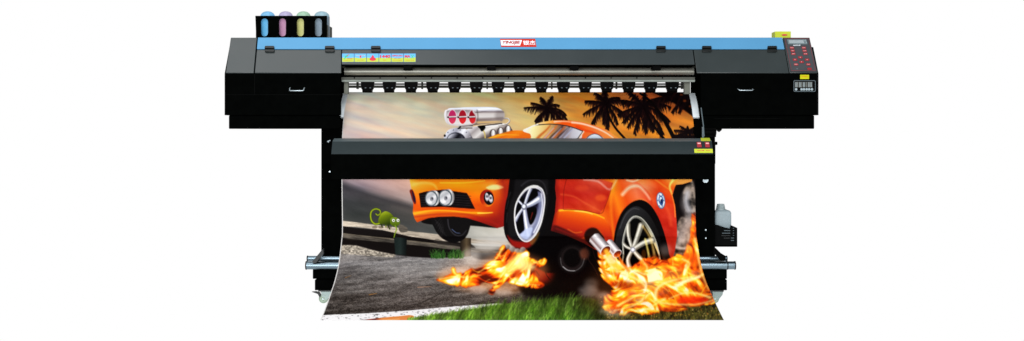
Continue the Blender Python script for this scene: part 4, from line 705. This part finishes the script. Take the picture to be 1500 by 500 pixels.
part(spoly(MB(), SL, [(1166.3, 101.6), (1168, 101.6), (1168.2, 102.6), (1166.5, 102.6)], .0064, .001), 'indicator', M['lcdframe'], CP)
# status window and label on the upright front of the right cabinet
part(spoly(MB(), FR, [(1172, 109.8), (1185, 109.8), (1185, 116), (1172, 116)], .0014, .001), 'yellow_label', M['yellow2'], CR); text('WARNING', 1178.6, 112.4, 2, FR, .0017, M['amber'], 'lettering', CR, w=9.4, bold=.05)
rr = lambda x0, y0, x1, y1, r: [(x0+r, y0), (x1-r, y0), (x1, y0+r), (x1, y1-r), (x1-r, y1), (x0+r, y1), (x0, y1-r), (x0, y0+r)]
SW = part(spoly(MB(), FR, rr(1162.4, 117.9, 1194.6, 134.6, 1.2), .002, .0018), 'status_window', M['hose']); part(spoly(MB(), FR, rr(1163.3, 118.8, 1193.7, 133.7, .8), .0026, .0005), 'window_field', M['dark'], SW)
for x0, x1 in ((1164.3, 1168.8), (1169.6, 1174.6), (1175.4, 1179), (1179.8, 1182), (1182.8, 1189.6)): part(spoly(MB(), FR, [(x0, 120.4), (x1, 120.4), (x1, 128.2), (x0, 128.2)], .0031, .0004), 'display_icon', M['icon'], SW)
for x0 in (1165.3, 1167, 1170.6, 1172.4, 1176.4, 1177.9, 1184, 1186, 1188): part(spoly(MB(), FR, [(x0, 120.9), (x0+.5, 120.9), (x0+.5, 127.6), (x0, 127.6)], .0034, .0002), 'display_bar', M['led'], SW)
for x0 in (1164.3, 1172.2, 1175.8, 1179.7, 1183.4, 1187.4): part(spoly(MB(), FR, rr(x0, 129.4, x0+3.3, 132.8, .8), .0034, .0007), 'status_key', M['led'], SW)
# yellow emergency stop housing on the top at the right
Ye = .1; E = part(MB().pbox(1135.4, 46.2, 1158.6, 58, Ye, Ye+.07), 'emergency_stop_housing', M['yellow'], bevel=.002)
mb = MB(); c = P(1149, 51.4, Ye); u = U(Ye); mb.slab([c+Vector((4.1*u*math.cos(a), -.004, 1.15*u*math.sin(a))) for a in [2*math.pi*k/20 for k in range(20)]], (0, -.004, 0)); part(mb, 'red_stop_mark', M['redtxt'], E)
# ---- print bed seen through the opening
def span(x0, y0, x1, y1, Yf, Yb, name, m, bevel=0, par=None): return part(MB().pbox(x0, y0, x1, y1, Yf, Yb), name, m, par, bevel)
span(498, 92, 1022, 112.8, .16, .2, 'back_plate', M['black'])
z0 = P(0, 105, .06); ra = 5.2*U(.06); xa, xb = P(505, 0, .06).x, P(1016, 0, .06).x
mb = MB(); pr = [(.06+ra*1.1*math.cos(a), z0.z+ra*math.sin(a)) for a in [2*math.pi*k/28 for k in range(28)]]; mb.prism(pr, xa, xb); [mb.sm.__setitem__(i, True) for i in range(28)]; part(mb, 'guide_beam', M['beam'])
for x in (597, 719.5, 841.5, 962): span(x-6.2, 96.8, x+6.2, 103, -.02, .03, 'beam_clamp', M['plastic'], .0015)
span(500, 97.2, 1020, 99, .1, .15, 'rear_rail', M['strip'])
sb = span(499, 113.2, 1018, 117, .0, .03, 'slotted_strip', M['strip'], .0008)
for k in range(-3, 10):
    c = P(632+37.6*k, 114.4, 0); mb = MB(); mb.slab([c+Vector((.0032*math.cos(a), -.001, .0032*math.sin(a))) for a in [2*math.pi*q/12 for q in range(12)]], (0, -.001, 0)); part(mb, 'screw', M['black'], sb)
span(500.5, 117.1, 1018, 120.2, -.006, .03, 'strip_lip', M['lip'], .0008)
span(504, 120.3, 509.8, 138, .01, .04, 'bed_bracket', M['rearbar'], .0006); span(1002.5, 120.3, 1011, 138, .01, .04, 'bed_bracket', M['rearbar'], .0006)
span(511, 122.2, 1002, 124.4, .3, .32, 'rear_crossbar', M['rearbar']); part(MB().tube([P(511, 127.2, .27), P(1002, 127.2, .27)], 1.9*U(.27), 14), 'rear_media_rod', M['rearbar'])
for x in (523, 618, 713.5, 808.5, 903.5, 1000): span(x-1, 120, x+1, 130.4, .262, .3, 'rod_bracket', M['strip'])
# pinch rollers: one arm, copied along the bed
u = U(-.01); 
def roller_at(x):
    mb = MB(); q = lambda a, b, Y=-.012: P(x+a, b, Y)
    mb.slab([q(-9.6, 120.2), q(9.6, 120.2), q(9.2, 126.5), q(8.2, 127.5), q(8.6, 130), q(7, 131.4), q(6.6, 135.8), q(-7.2, 135.8), q(-7.6, 131.4), q(-8.8, 130), q(-8.4, 127.5), q(-9.4, 126.5)], (0, -.03, 0))
    mb.tube([q(-6.6, 132.6, -.014), q(6.6, 132.6, -.014)], .008, 14); return mb
def roller_marks(x):
    mb = MB()
    for a in (-2.6, 4.4): c = P(x+a, 128.9, -.0135); mb.slab([c+Vector((.0042*math.cos(t), 0, .0016*math.sin(t))) for t in [2*math.pi*k/10 for k in range(10)]], (0, -.002, 0))  # small grey ovals standing in for glints on the roller
    return mb
pr0 = part(roller_at(538), 'pinch_roller', M['plastic'], bevel=.001); gm = roller_marks(538).build('gloss_dot', M['hose'], pr0)
for k in range(1, 15):
    c = pr0.copy(); COL.objects.link(c); c.parent = PR; c.location = pr0.location+Vector((31.95*k*U(-.012), 0, 0)); g = gm.copy(); COL.objects.link(g); g.parent = c
# platen, curved over the front
RP = .36; AM = math.radians(62); zc = .955-RP*math.sin(AM)
def arc(R, a0, a1, n, Yc=RP): return [(Yc-R*math.cos(a), zc+R*math.sin(a)) for a in [a0+(a1-a0)*k/n for k in range(n+1)]]
mb = MB(); o_ = arc(RP-.004, math.radians(34), AM, 18); i_ = arc(RP-.014, math.radians(34), AM, 18)[::-1]; mb.prism(o_+[(.45, .950), (.45, .942)]+i_, P(496.5, 0, .06).x, P(1026.5, 0, .03).x); [mb.sm.__setitem__(i, True) for i in range(18)]
part(mb, 'platen', M['platen'])
mb = MB(); o_ = arc(RP-.015, math.radians(-20), AM-.03, 16); mb.prism(o_+[(.44, .935), (.44, zc-.05)], P(487, 0, .03).x, P(1030, 0, .03).x); part(mb, 'platen_apron', M['black'])
part(MB().tube([P(1027, 158, -.06), P(1028.5, 170, -.06), P(1030.5, 185, -.06), P(1031.5, 200, -.07)], .0028, 8), 'cable', M['hose'])
# ---- legs and feet
for x0, x1, xf0, xf1 in ((470.5, 501, 461, 500), (1016, 1047.6, 1026, 1065)):
    lg_ = span(x0, 186, x1, 392, .02, .17, 'leg', M['black'], .002)
    mid = (xf0+xf1)/2
    span(xf0 if x0 < 700 else xf0, 410, xf1, 425.6, -.04, .62, 'foot_beam', M['black'], .003)
    span(458 if x0 < 700 else 1028, 394.5, 497 if x0 < 700 else 1065, 408.8, -.03, .5, 'foot_block', M['black'], .003)
span(500, 300, 1018, 330, .12, .15, 'cross_brace', M['black'])
for x, y in ((483, 251.6), (1033.8, 349), (1033.8, 337)): c = P(x, y, .02); part(MB().slab([c+Vector((.0036*math.cos(t), -.003, .0036*math.sin(t))) for t in [2*math.pi*k/12 for k in range(12)]], (0, -.004, 0)), 'bolt', M['bolt'])
c = P(1033, 345, .02)
for x, y in ((1047.8, 336),): pass
mb = MB(); mb.slab([P(a, b_, .015) for a, b_ in ((1029.3, 263.2), (1038, 263.2), (1037.4, 266), (1035.6, 268), (1031.6, 268), (1029.8, 266))], (0, -.006, 0)); part(mb, 'clip', M['bolt'], bevel=.0006)
# ---- dryer bar in front of the sheet
Z = lambda y, Y: P(0, y, Y).z
bp = [(-.14, Z(263, -.14)), (-.14, Z(226, -.14)), (-.105, Z(207.4, -.105)), (-.06, Z(203, -.06)), (-.03, Z(203, -.06)), (-.03, Z(263, -.14))]
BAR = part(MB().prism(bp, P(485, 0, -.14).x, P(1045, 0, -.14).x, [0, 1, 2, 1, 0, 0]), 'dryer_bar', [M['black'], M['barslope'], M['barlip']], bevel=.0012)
bn = Vector((0, -(bp[2][1]-bp[1][1]), (bp[2][0]-bp[1][0]))).normalized(); 
def BS(px, py, off=0): t = (226-py)/(226-207.4); Y = bp[1][0]+(bp[2][0]-bp[1][0])*t; return P(px, py, Y)+bn*off
def bpoly(pts, off, th): return MB().slab([BS(x, y, off) for x, y in pts], bn*th)
for x in (1024, 1036):
    sw = part(bpoly([(x-3.8, 209), (x+2.6, 209), (x+3.8, 216.4), (x-2.8, 216.4)], .005, .005), 'switch', M['red'], BAR, .0008); part(bpoly([(x-2.6, 210.2), (x+2, 210.2), (x+2.3, 212), (x-2.2, 212)], .0056, .0006), 'switch_mark', M['pink'], BAR)
part(bpoly([(1016.8, 218.6), (1043.6, 218.6), (1044.2, 224.4), (1017.2, 224.4)], .002, .0014), 'yellow_label', M['yellow'], BAR); text('HEATER   FAN', 1030.4, 221.2, 1.3, BS, .0026, M['redtxt'], 'lettering', BAR, w=19, bold=.03)
part(MB().slab([P(x, y, Y)+Vector((0, -.002, .002)) for x, y, Y in ((1026.2, 202.9, -.062), (1039.4, 202.9, -.062), (1040.4, 207.2, -.104), (1026.8, 207.2, -.104))], (0, -.001, .0012)), 'yellow_tag', M['yellow'], BAR)
for x0, x1 in ((472, 486), (1043, 1048)): span(x0, 212, x1, 240, -.04, .03, 'bar_bracket', M['black'])
for pts in ([(479.5, 207.6), (484, 205.8)], [(480.5, 208.6), (482, 208)]): part(MB().tube([P(x, y, -.05) for x, y in pts], .0024, 8), 'bar_hook', M['bolt'])
part(MB().tube([P(1044, 210.2, -.1), P(1050.6, 210.2, -.1)], [.0085, .007], 16), 'bar_knob', M['plastic'], bevel=.0005)
mb = MB(); mb.pbox(1029, 188, 1049, 201, -.06, .0); mb.tube([P(1032, 194, -.065), P(1049, 194.6, -.065)], .0105, 14); [mb.tube([P(x, 194, -.065), P(x+1.2, 194, -.065)], .0125, 14) for x in (1035, 1038.6, 1042.2, 1045.8)]; mb.slab([P(a, b_, -.03) for a, b_ in ((1044, 186), (1059, 186), (1057, 191), (1054, 193.6), (1050, 190.5))], (0, -.03, 0)); part(mb, 'tilt_bracket', M['plastic'])
part(MB().pbox(1028.6, 186, 1031, 202, -.068, -.058), 'bracket_pin', M['hose'])
# ---- take-up tubes
for y, r, xl, xr, Y, Ye_ in ((379, 4.0, 451.4, 1063.5, -.0, 0), (389, 5.9, 449.6, 1075.6, -.045, 0)):
    tb = part(MB().tube([P(xl, y, Y), P(xr, y, Y)], r*U(Y), 32), 'take_up_tube', M['chrome'])
    for a, b_ in ((xl-1.6, xl), (xr, xr+1.6)): part(MB().tube([P(a, y, Y), P(b_, y, Y)], (r+.35)*U(Y), 32), 'end_cap', M['rubber'], tb)
part(MB().tube([P(1064.5, 389, -.045), P(1066, 389, -.045)], 6.25*U(-.045), 32), 'tube_collar', M['rubber'])
mb = MB(); mb.slab([P(a, b_, -.07) for a, b_ in ((473.5, 364), (474, 372), (462.5, 386), (458, 386), (457.6, 383))], (0, -.03, 0)); part(mb, 'tube_bracket', M['hinge'], bevel=.001)
mb = MB(); mb.slab([P(a, b_, -.07) for a, b_ in ((1045.6, 362), (1049, 364), (1056, 371), (1062, 374.5), (1064.5, 382), (1056, 382.5), (1052, 377), (1045.6, 371))], (0, -.03, 0)); part(mb, 'tube_bracket', M['plastic'], bevel=.001)
# ---- castors: one at the front left, the rest copied
def castor():
    # returns list of (name, mesh builder, material)
    Y = -.035; A = MB(); A.pbox(466, 425.7, 486, 427.4, Y-.02, Y+.05)
    F = MB(); F.slab([P(a, b_, Y-.012) for a, b_ in ((470, 427.5), (486, 427.5), (485, 432), (479, 439.5), (475, 440), (471.4, 434))], (0, -.003, 0)); F2 = MB(); F2.slab([P(a, b_, Y+.024) for a, b_ in ((470, 427.5), (486, 427.5), (485, 432), (479, 439.5), (475, 440), (471.4, 434))], (0, -.003, 0))
    c = P(474.2, 437.3, Y); r = c.z-.001; W = MB(); seg = 28
    prf = [(0, -.012), (r*.34, -.013), (r*.42, -.010), (r*.72, -.010), (r*.82, -.0125), (r*.97, -.010), (r, -.005), (r, .011), (r*.97, .014), (r*.8, .016), (0, .016)]
    W.add([c+Vector((q*math.cos(2*math.pi*k/seg), y, q*math.sin(2*math.pi*k/seg))) for q, y in prf for k in range(seg)], [(i*seg+k, i*seg+(k+1) % seg, (i+1)*seg+(k+1) % seg, (i+1)*seg+k) for i in range(len(prf)-1) for k in range(seg)], 0, True)
    H = MB(); H.tube([c+Vector((0, -.020, 0)), c+Vector((0, .028, 0))], r*.16, 12)
    B = MB(); B.slab([P(a, b_, Y-.02) for a, b_ in ((456.5, 427.8), (462, 427.4), (468, 429), (470, 434), (468, 436), (465.4, 431), (460, 429))], (0, -.018, 0))
    return [('mounting_plate', A, M['hinge']), ('fork', F, M['fork']), ('fork', F2, M['fork']), ('wheel', W, M['caster']), ('axle', H, M['bolt']), ('brake_pedal', B, M['hinge'])]
def make_castor():
    K = bpy.data.objects.new('castor', None); COL.objects.link(K); K.parent = PR; K.location = P(478, 426, -.03)-PR.location
    for n, b_, m_ in castor(): b_.build(n, m_, K)
    return K
K0 = make_castor(); kids = list(K0.children)
for dx, dy in ((0, .5), (P(1046, 0, 0).x-P(478, 0, 0).x, 0), (P(1046, 0, 0).x-P(478, 0, 0).x, .5)):
    K = K0.copy(); COL.objects.link(K); K.parent = PR; K.location = K0.location+Vector((dx, dy, 0))
    for ch in kids: q = ch.copy(); COL.objects.link(q); q.parent = K
# ---- waste bottle bracket
Yh = .05; mb = MB()
mb.slab([P(a, b_, Yh) for a, b_ in ((1043, 329), (1052, 330), (1062, 333.6), (1069, 335), (1070.6, 330), (1074, 331.6), (1079.8, 335.4), (1079.8, 361.6), (1046, 361.6), (1043, 358))], (0, -.004, 0)); mb.pbox(1045, 359.6, 1079, 361.8, Yh, Yh+.12); mb.pbox(1078.6, 334, 1080, 361.6, Yh, Yh+.12)
HB = part(mb, 'bottle_bracket', M['dark'])
for y, xa_, xb_ in ((338, 1060.6, 1069.6), (341.8, 1057.6, 1069.6), (345.4, 1057, 1069.6), (349, 1060, 1069.6)): part(MB().pbox(xa_, y-.45, xb_, y+.45, Yh-.001, Yh), 'vent_slot', M['hose'] if y < 342 else M['hinge'], HB)
for y in (334.6, 338, 341.6, 345.2, 348.9, 352.4): part(MB().pbox(1073.6 if y < 346 else 1070.6, y-.4, 1075.2, y+.4, Yh-.001, Yh), 'vent_slot', M['hose'], HB)
# ---- ink bottle rack
Yr = .10; zr0 = P(0, 56, Yr).z-.006; zt = P(0, 23.4, Yr).z; X0 = P(374.6, 0, Yr).x; X1 = P(479, 0, Yr).x
def plate(outer, holes, depth, name, m, parent):
    cu = bpy.data.curves.new('c', 'CURVE'); cu.dimensions = '2D'; cu.fill_mode = 'BOTH'; cu.extrude = depth/2
    for lp in [outer]+holes:
        sp = cu.splines.new('POLY'); sp.points.add(len(lp)-1); sp.use_cyclic_u = True
        for i, (a, b_) in enumerate(lp): sp.points[i].co = (a, b_, 0, 1)
    o = bpy.data.objects.new('c', cu); COL.objects.link(o); bpy.context.view_layer.update(); me = bpy.data.meshes.new_from_object(o.evaluated_get(bpy.context.evaluated_depsgraph_get())); bpy.data.objects.remove(o)
    mb = MB(); mb.add([(v.co.x, Yr+v.co.z, v.co.y) for v in me.vertices], [tuple(p.vertices) for p in me.polygons]); return mb.build(name, m, parent)
us = U(Yr); slots = []
for x in (387.6, 413.9, 440.1, 466.4):
    a, b_ = P(x, 27.2, Yr), P(x, 53.6, Yr); r = 5.1*us; lp = []
    for k in range(13): t = math.pi*k/12; lp.append((a.x+r*math.cos(t), a.z-r+r*math.sin(t)))
    for k in range(13): t = math.pi+math.pi*k/12; lp.append((a.x+r*math.cos(t), b_.z+r+r*math.sin(t)))
    slots.append(lp)
RK = bpy.data.objects.new('ink_rack', None); COL.objects.link(RK); RK.parent = PR; RK.location = Vector(((X0+X1)/2, Yr, zr0))-PR.location
plate([(P(374.1, 0, Yr).x, zt), (X1, zt), (X1, zr0), (P(375.4, 0, Yr).x, zr0)], slots, .004, 'front_panel', M['black'], RK)
zh = P(0, 40, Yr+.12).z
MB().box((X1-.003, Yr+.0025, zr0), (X1, Yr+.145, zh)).build('side_panel', M['olive'], RK); MB().box((X0, Yr+.0025, zr0), (X0+.003, Yr+.145, zh)).build('side_panel', M['olive'], RK)
MB().box((X0+.004, Yr+.0025, zr0), (X1-.004, Yr+.145, zr0+.004)).build('base_plate', M['black'], RK)
# =============================== bottles in the rack
names = ['blue', 'pink', 'yellow', 'grey']; labs = ['ink bottle with bright blue ink, leftmost in the black rack on top of the printer', 'ink bottle with pink ink, between the blue and the yellow one in the rack', 'ink bottle with pale yellow ink, between the pink and the grey one in the rack', 'ink bottle with blue grey contents, at the open right end of the rack']
for i, x in enumerate((392.2, 418.6, 444.6, 471.4)):
    Yc = Yr+.055 ; c = P(x, 0, Yc); zt2 = P(0, 17, Yc).z; h = zt2-zr0-.004; r = .0365 if i == 3 else .0345; rt = root('ink_bottle', labs[i], 'bottle', (c.x, Yc, zr0+.0045), 'ink bottles in the rack')
    MB().lathe((c.x, Yc, zr0+.0045), [(0, 0), (r*.9, 0), (r, .004), (r, h*.78), (r*.97, h*.799)], 36).build('bottle_body', INK[i], rt)
    MB().lathe((c.x, Yc, zr0+.0045), [(r*.97*math.cos(t)**.9, h*.80+h*.2*math.sin(t)) for t in [math.pi/2*k/10 for k in range(11)]], 36).build('bottle_shoulder', CAPM[i], rt)
# =============================== waste bottle
Yw = .11; c = P(1057.6, 0, Yw); u = U(Yw); zb_ = P(0, 359.4, Yh).z; W = root('waste_ink_bottle', 'milky translucent plastic bottle without a cap, standing in the black bracket beside the right leg', 'bottle', (c.x, Yw, zb_))
def sq(cx, cy, hx, hy, r, z, n=6):
    out = []
    for ax, ay, a0 in ((1, 1, 0), (-1, 1, 90), (-1, -1, 180), (1, -1, 270)):
        for k in range(n+1): a = math.radians(a0+90*k/n); out.append((cx+ax*(hx-r)+r*math.cos(a), cy+ay*(hy-r)+r*math.sin(a), z))
    return out
zz = lambda y: P(0, y, Yw).z
rings = [sq(c.x, Yw, 11.6*u, .03, .008, zb_), sq(c.x, Yw, 12.1*u, .032, .010, zb_+.003), sq(c.x, Yw, 12.1*u, .032, .010, zz(315.4)), sq(c.x, Yw, 11.9*u, .0316, .010, zz(314.8)), sq(c.x, Yw, 12.1*u, .032, .010, zz(314.2)), sq(c.x, Yw, 12*u, .032, .010, zz(311)), sq(c.x, Yw, 10.6*u, .028, .012, zz(308.6)), sq(c.x, Yw, 7*u, 7*u, .016, zz(307.3))]
mb = MB(); n = len(rings[0]); mb.add([v for r_ in rings for v in r_], [(i*n+k, i*n+(k+1) % n, (i+1)*n+(k+1) % n, (i+1)*n+k) for i in range(len(rings)-1) for k in range(n)], 0, True); mb.add(rings[0], [tuple(range(n))[::-1]])
mb.build('bottle_body', M['bottle_w'], W)
cn = (P(1055.6, 0, Yw).x, Yw, 0); MB().lathe(cn, [(6.9*u, zz(307.4)), (6.9*u, zz(305.6)), (6.0*u, zz(305)), (6.6*u, zz(303.6)), (5.8*u, zz(302.6)), (6.1*u, zz(301.4)), (5.3*u, zz(300.6)), (5.4*u, zz(299)), (4.6*u, zz(299)), (4.6*u, zz(304))], 28).build('bottle_neck', M['cap'], W)

# =============================== printed sheet
SH = root('printed_banner', 'printed banner of an orange muscle car and fire, curling out of the printer', 'banner', (P(760, 0, -.3).x, -.3, 0))
path = arc(RP, math.radians(0), AM, 40)[::-1]                 # from the top of the platen down its front
path = [(.5, .957), (.4, .957), (.32, .957), (.25, .9575), (.215, .9565)]+path+[(0, .60), (0, .55), (0, .5), (0, .42), (0, .36)]
for y, Y in ((344, -.008), (350, -.022), (362, -.05), (375, -.082), (388, -.122), (400, -.172), (415, -.250), (430, -.345), (440, -.408), (450, -.474), (460, -.54), (469.3, -.602)): path.append((Y, P(0, y, Y).z))
pp = smooth_pts(path, 6, False); sl_ = np.concatenate([[0], np.cumsum(np.hypot(*np.diff(pp, axis=0).T))]); NT, NS = 620, 980
tt = np.linspace(0, sl_[-1], NT); PY_ = np.interp(tt, sl_, pp[:, 0]); PZ_ = np.interp(tt, sl_, pp[:, 1])
xl_, xr_ = P(500.2, 0, 0).x, P(1018.2, 0, 0).x
sk = np.interp(tt, [sl_[-1]-.95, sl_[-1]-.5, sl_[-1]], [0, .006, .012]); ss = np.linspace(0, 1, NS)
VX = xl_+(xr_-xl_)*ss[None, :]+sk[:, None]; spread = np.interp(tt, [sl_[-1]-.75, sl_[-1]], [0, .006]); VX = VX+(ss[None, :]-.5)*spread[:, None]
VY = np.repeat(PY_[:, None], NS, 1); VZ = np.repeat(PZ_[:, None], NS, 1)
wav = np.interp(tt, [0, sl_[-1]-.9, sl_[-1]-.3, sl_[-1]], [0, 0, 1, .6])[:, None]*.0022*np.sin(ss[None, :]*9+1+tt[:, None]*3); VY = VY+wav
A = paint_art()/255.0; dd = DIST+VY; cx = (HX+VX*FPX/dd-AX0)*AS-.5; cy = (HY-(VZ-EYE)*FPX/dd-AY0)*AS-.5
cx = np.clip(cx, 0, AW-1.01); cy = np.clip(cy, 0, AH-1.01); ix = cx.astype(int); iy = cy.astype(int); fx = (cx-ix)[..., None]; fy = (cy-iy)[..., None]
C = (A[iy, ix]*(1-fx)+A[iy, ix+1]*fx)*(1-fy)+(A[iy+1, ix]*(1-fx)+A[iy+1, ix+1]*fx)*fy
bord = np.minimum(ss, 1-ss)*(xr_-xl_); bw = np.clip((.0042-bord)/.0012, 0, 1); bw[NS//2:] = 0; C = C*(1-bw[None, :, None])+np.array([.84, .83, .82])*bw[None, :, None]
C = np.where(C <= .04045, C/12.92, ((C+.055)/1.055)**2.4)
light_comp = np.interp(HY-(PZ_-EYE)*FPX/(DIST+PY_), [136, 144, 151, 160, 174, 200, 230, 268, 276, 286, 302, 360, 390, 420, 470], [1.95, 1.75, 1.4, .92, .74, .68, .8, 1.24, 1.16, 1.0, .82, .82, .86, .96, .98])   # uneven light down the sheet, countered in the print colours
C = np.minimum(C*light_comp[:, None, None], .92)
def sheet_mesh(off):
    me = bpy.data.meshes.new('sheet'); o0 = np.array(SH.location); V = np.stack([VX, VY, VZ], -1).reshape(-1, 3)-o0; me.vertices.add(NT*NS); me.vertices.foreach_set('co', V.ravel().astype(np.float32))
    a = (np.arange(NT-1)[:, None]*NS+np.arange(NS-1)[None, :]).ravel(); Q = np.stack([a, a+1, a+NS+1, a+NS], 1); nf = len(Q)
    me.loops.add(nf*4); me.loops.foreach_set('vertex_index', Q.ravel()); me.polygons.add(nf); me.polygons.foreach_set('loop_start', np.arange(nf)*4); me.polygons.foreach_set('loop_total', np.full(nf, 4)); me.polygons.foreach_set('use_smooth', np.ones(nf, bool)); me.update(); me.validate()
    return me
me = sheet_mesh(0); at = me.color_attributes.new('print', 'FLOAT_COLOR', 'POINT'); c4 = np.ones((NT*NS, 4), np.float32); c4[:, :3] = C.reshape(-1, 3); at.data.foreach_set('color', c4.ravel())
m = bpy.data.materials.new('printed_vinyl'); m.use_nodes = True; N = m.node_tree.nodes; L = m.node_tree.links; b = N['Principled BSDF']; an = N.new('ShaderNodeAttribute'); an.attribute_name = 'print'; L.new(an.outputs['Color'], b.inputs['Base Color']); b.inputs['Roughness'].default_value = .5; b.inputs['Specular IOR Level'].default_value = .015
tc = N.new('ShaderNodeTexCoord'); no = N.new('ShaderNodeTexNoise'); no.inputs['Scale'].default_value = 6; L.new(tc.outputs['Object'], no.inputs['Vector']); bp_ = N.new('ShaderNodeBump'); bp_.inputs['Strength'].default_value = .1; bp_.inputs['Distance'].default_value = .004; L.new(no.outputs['Fac'], bp_.inputs['Height']); L.new(bp_.outputs['Normal'], b.inputs['Normal'])
me.materials.append(m); so = bpy.data.objects.new('printed_face', me); COL.objects.link(so); so.parent = SH
# thin white edge that gives the vinyl its thickness
mb = MB()
for xe, s_ in ((xl_, -1), (xr_, 1)): pass
# =============================== light and camera
w = bpy.data.worlds.new('World'); sc.world = w; w.use_nodes = True; w.node_tree.nodes['Background'].inputs[0].default_value = (.9, .95, 1, 1); w.node_tree.nodes['Background'].inputs[1].default_value = .25
def area(name, loc, aim, size, power, col=(1, 1, 1), sy=None):
    l = bpy.data.lights.new(name, 'AREA'); l.energy = power; l.size = size; l.color = col
    if sy: l.shape = 'RECTANGLE'; l.size_y = sy
    o = bpy.data.objects.new(name, l); COL.objects.link(o); o.location = loc; o.rotation_euler = (Vector(aim)-Vector(loc)).to_track_quat('-Z', 'Y').to_euler()
area('key_softbox', (-.9, -7.5, .75), (0, 0, .7), 5, 330, sy=1.4)
area('high_front_fill', (.2, -4.6, 3.4), (0, .1, .9), 3.4, 190, sy=2.2)  # added lamp that brightens the dim curved top of the sheet
area('top_softbox', (-2.1, -1.0, 3.6), (-1.9, -.2, 1.0), 3.4, 47, sy=1.6)
cam = bpy.data.cameras.new('camera'); cam.lens = 36*FPX/1500; cam.sensor_width = 36; cam.shift_y = (HY-250)/1500; cam.clip_end = 100; co = bpy.data.objects.new('camera', cam); COL.objects.link(co); co.location = (0, -DIST, EYE); co.rotation_euler = (math.pi/2, 0, 0); sc.camera = co
sc.view_settings.view_transform = 'Standard'; sc.view_settings.look = 'None'; sc.view_settings.exposure = 0; sc.render.film_transparent = False
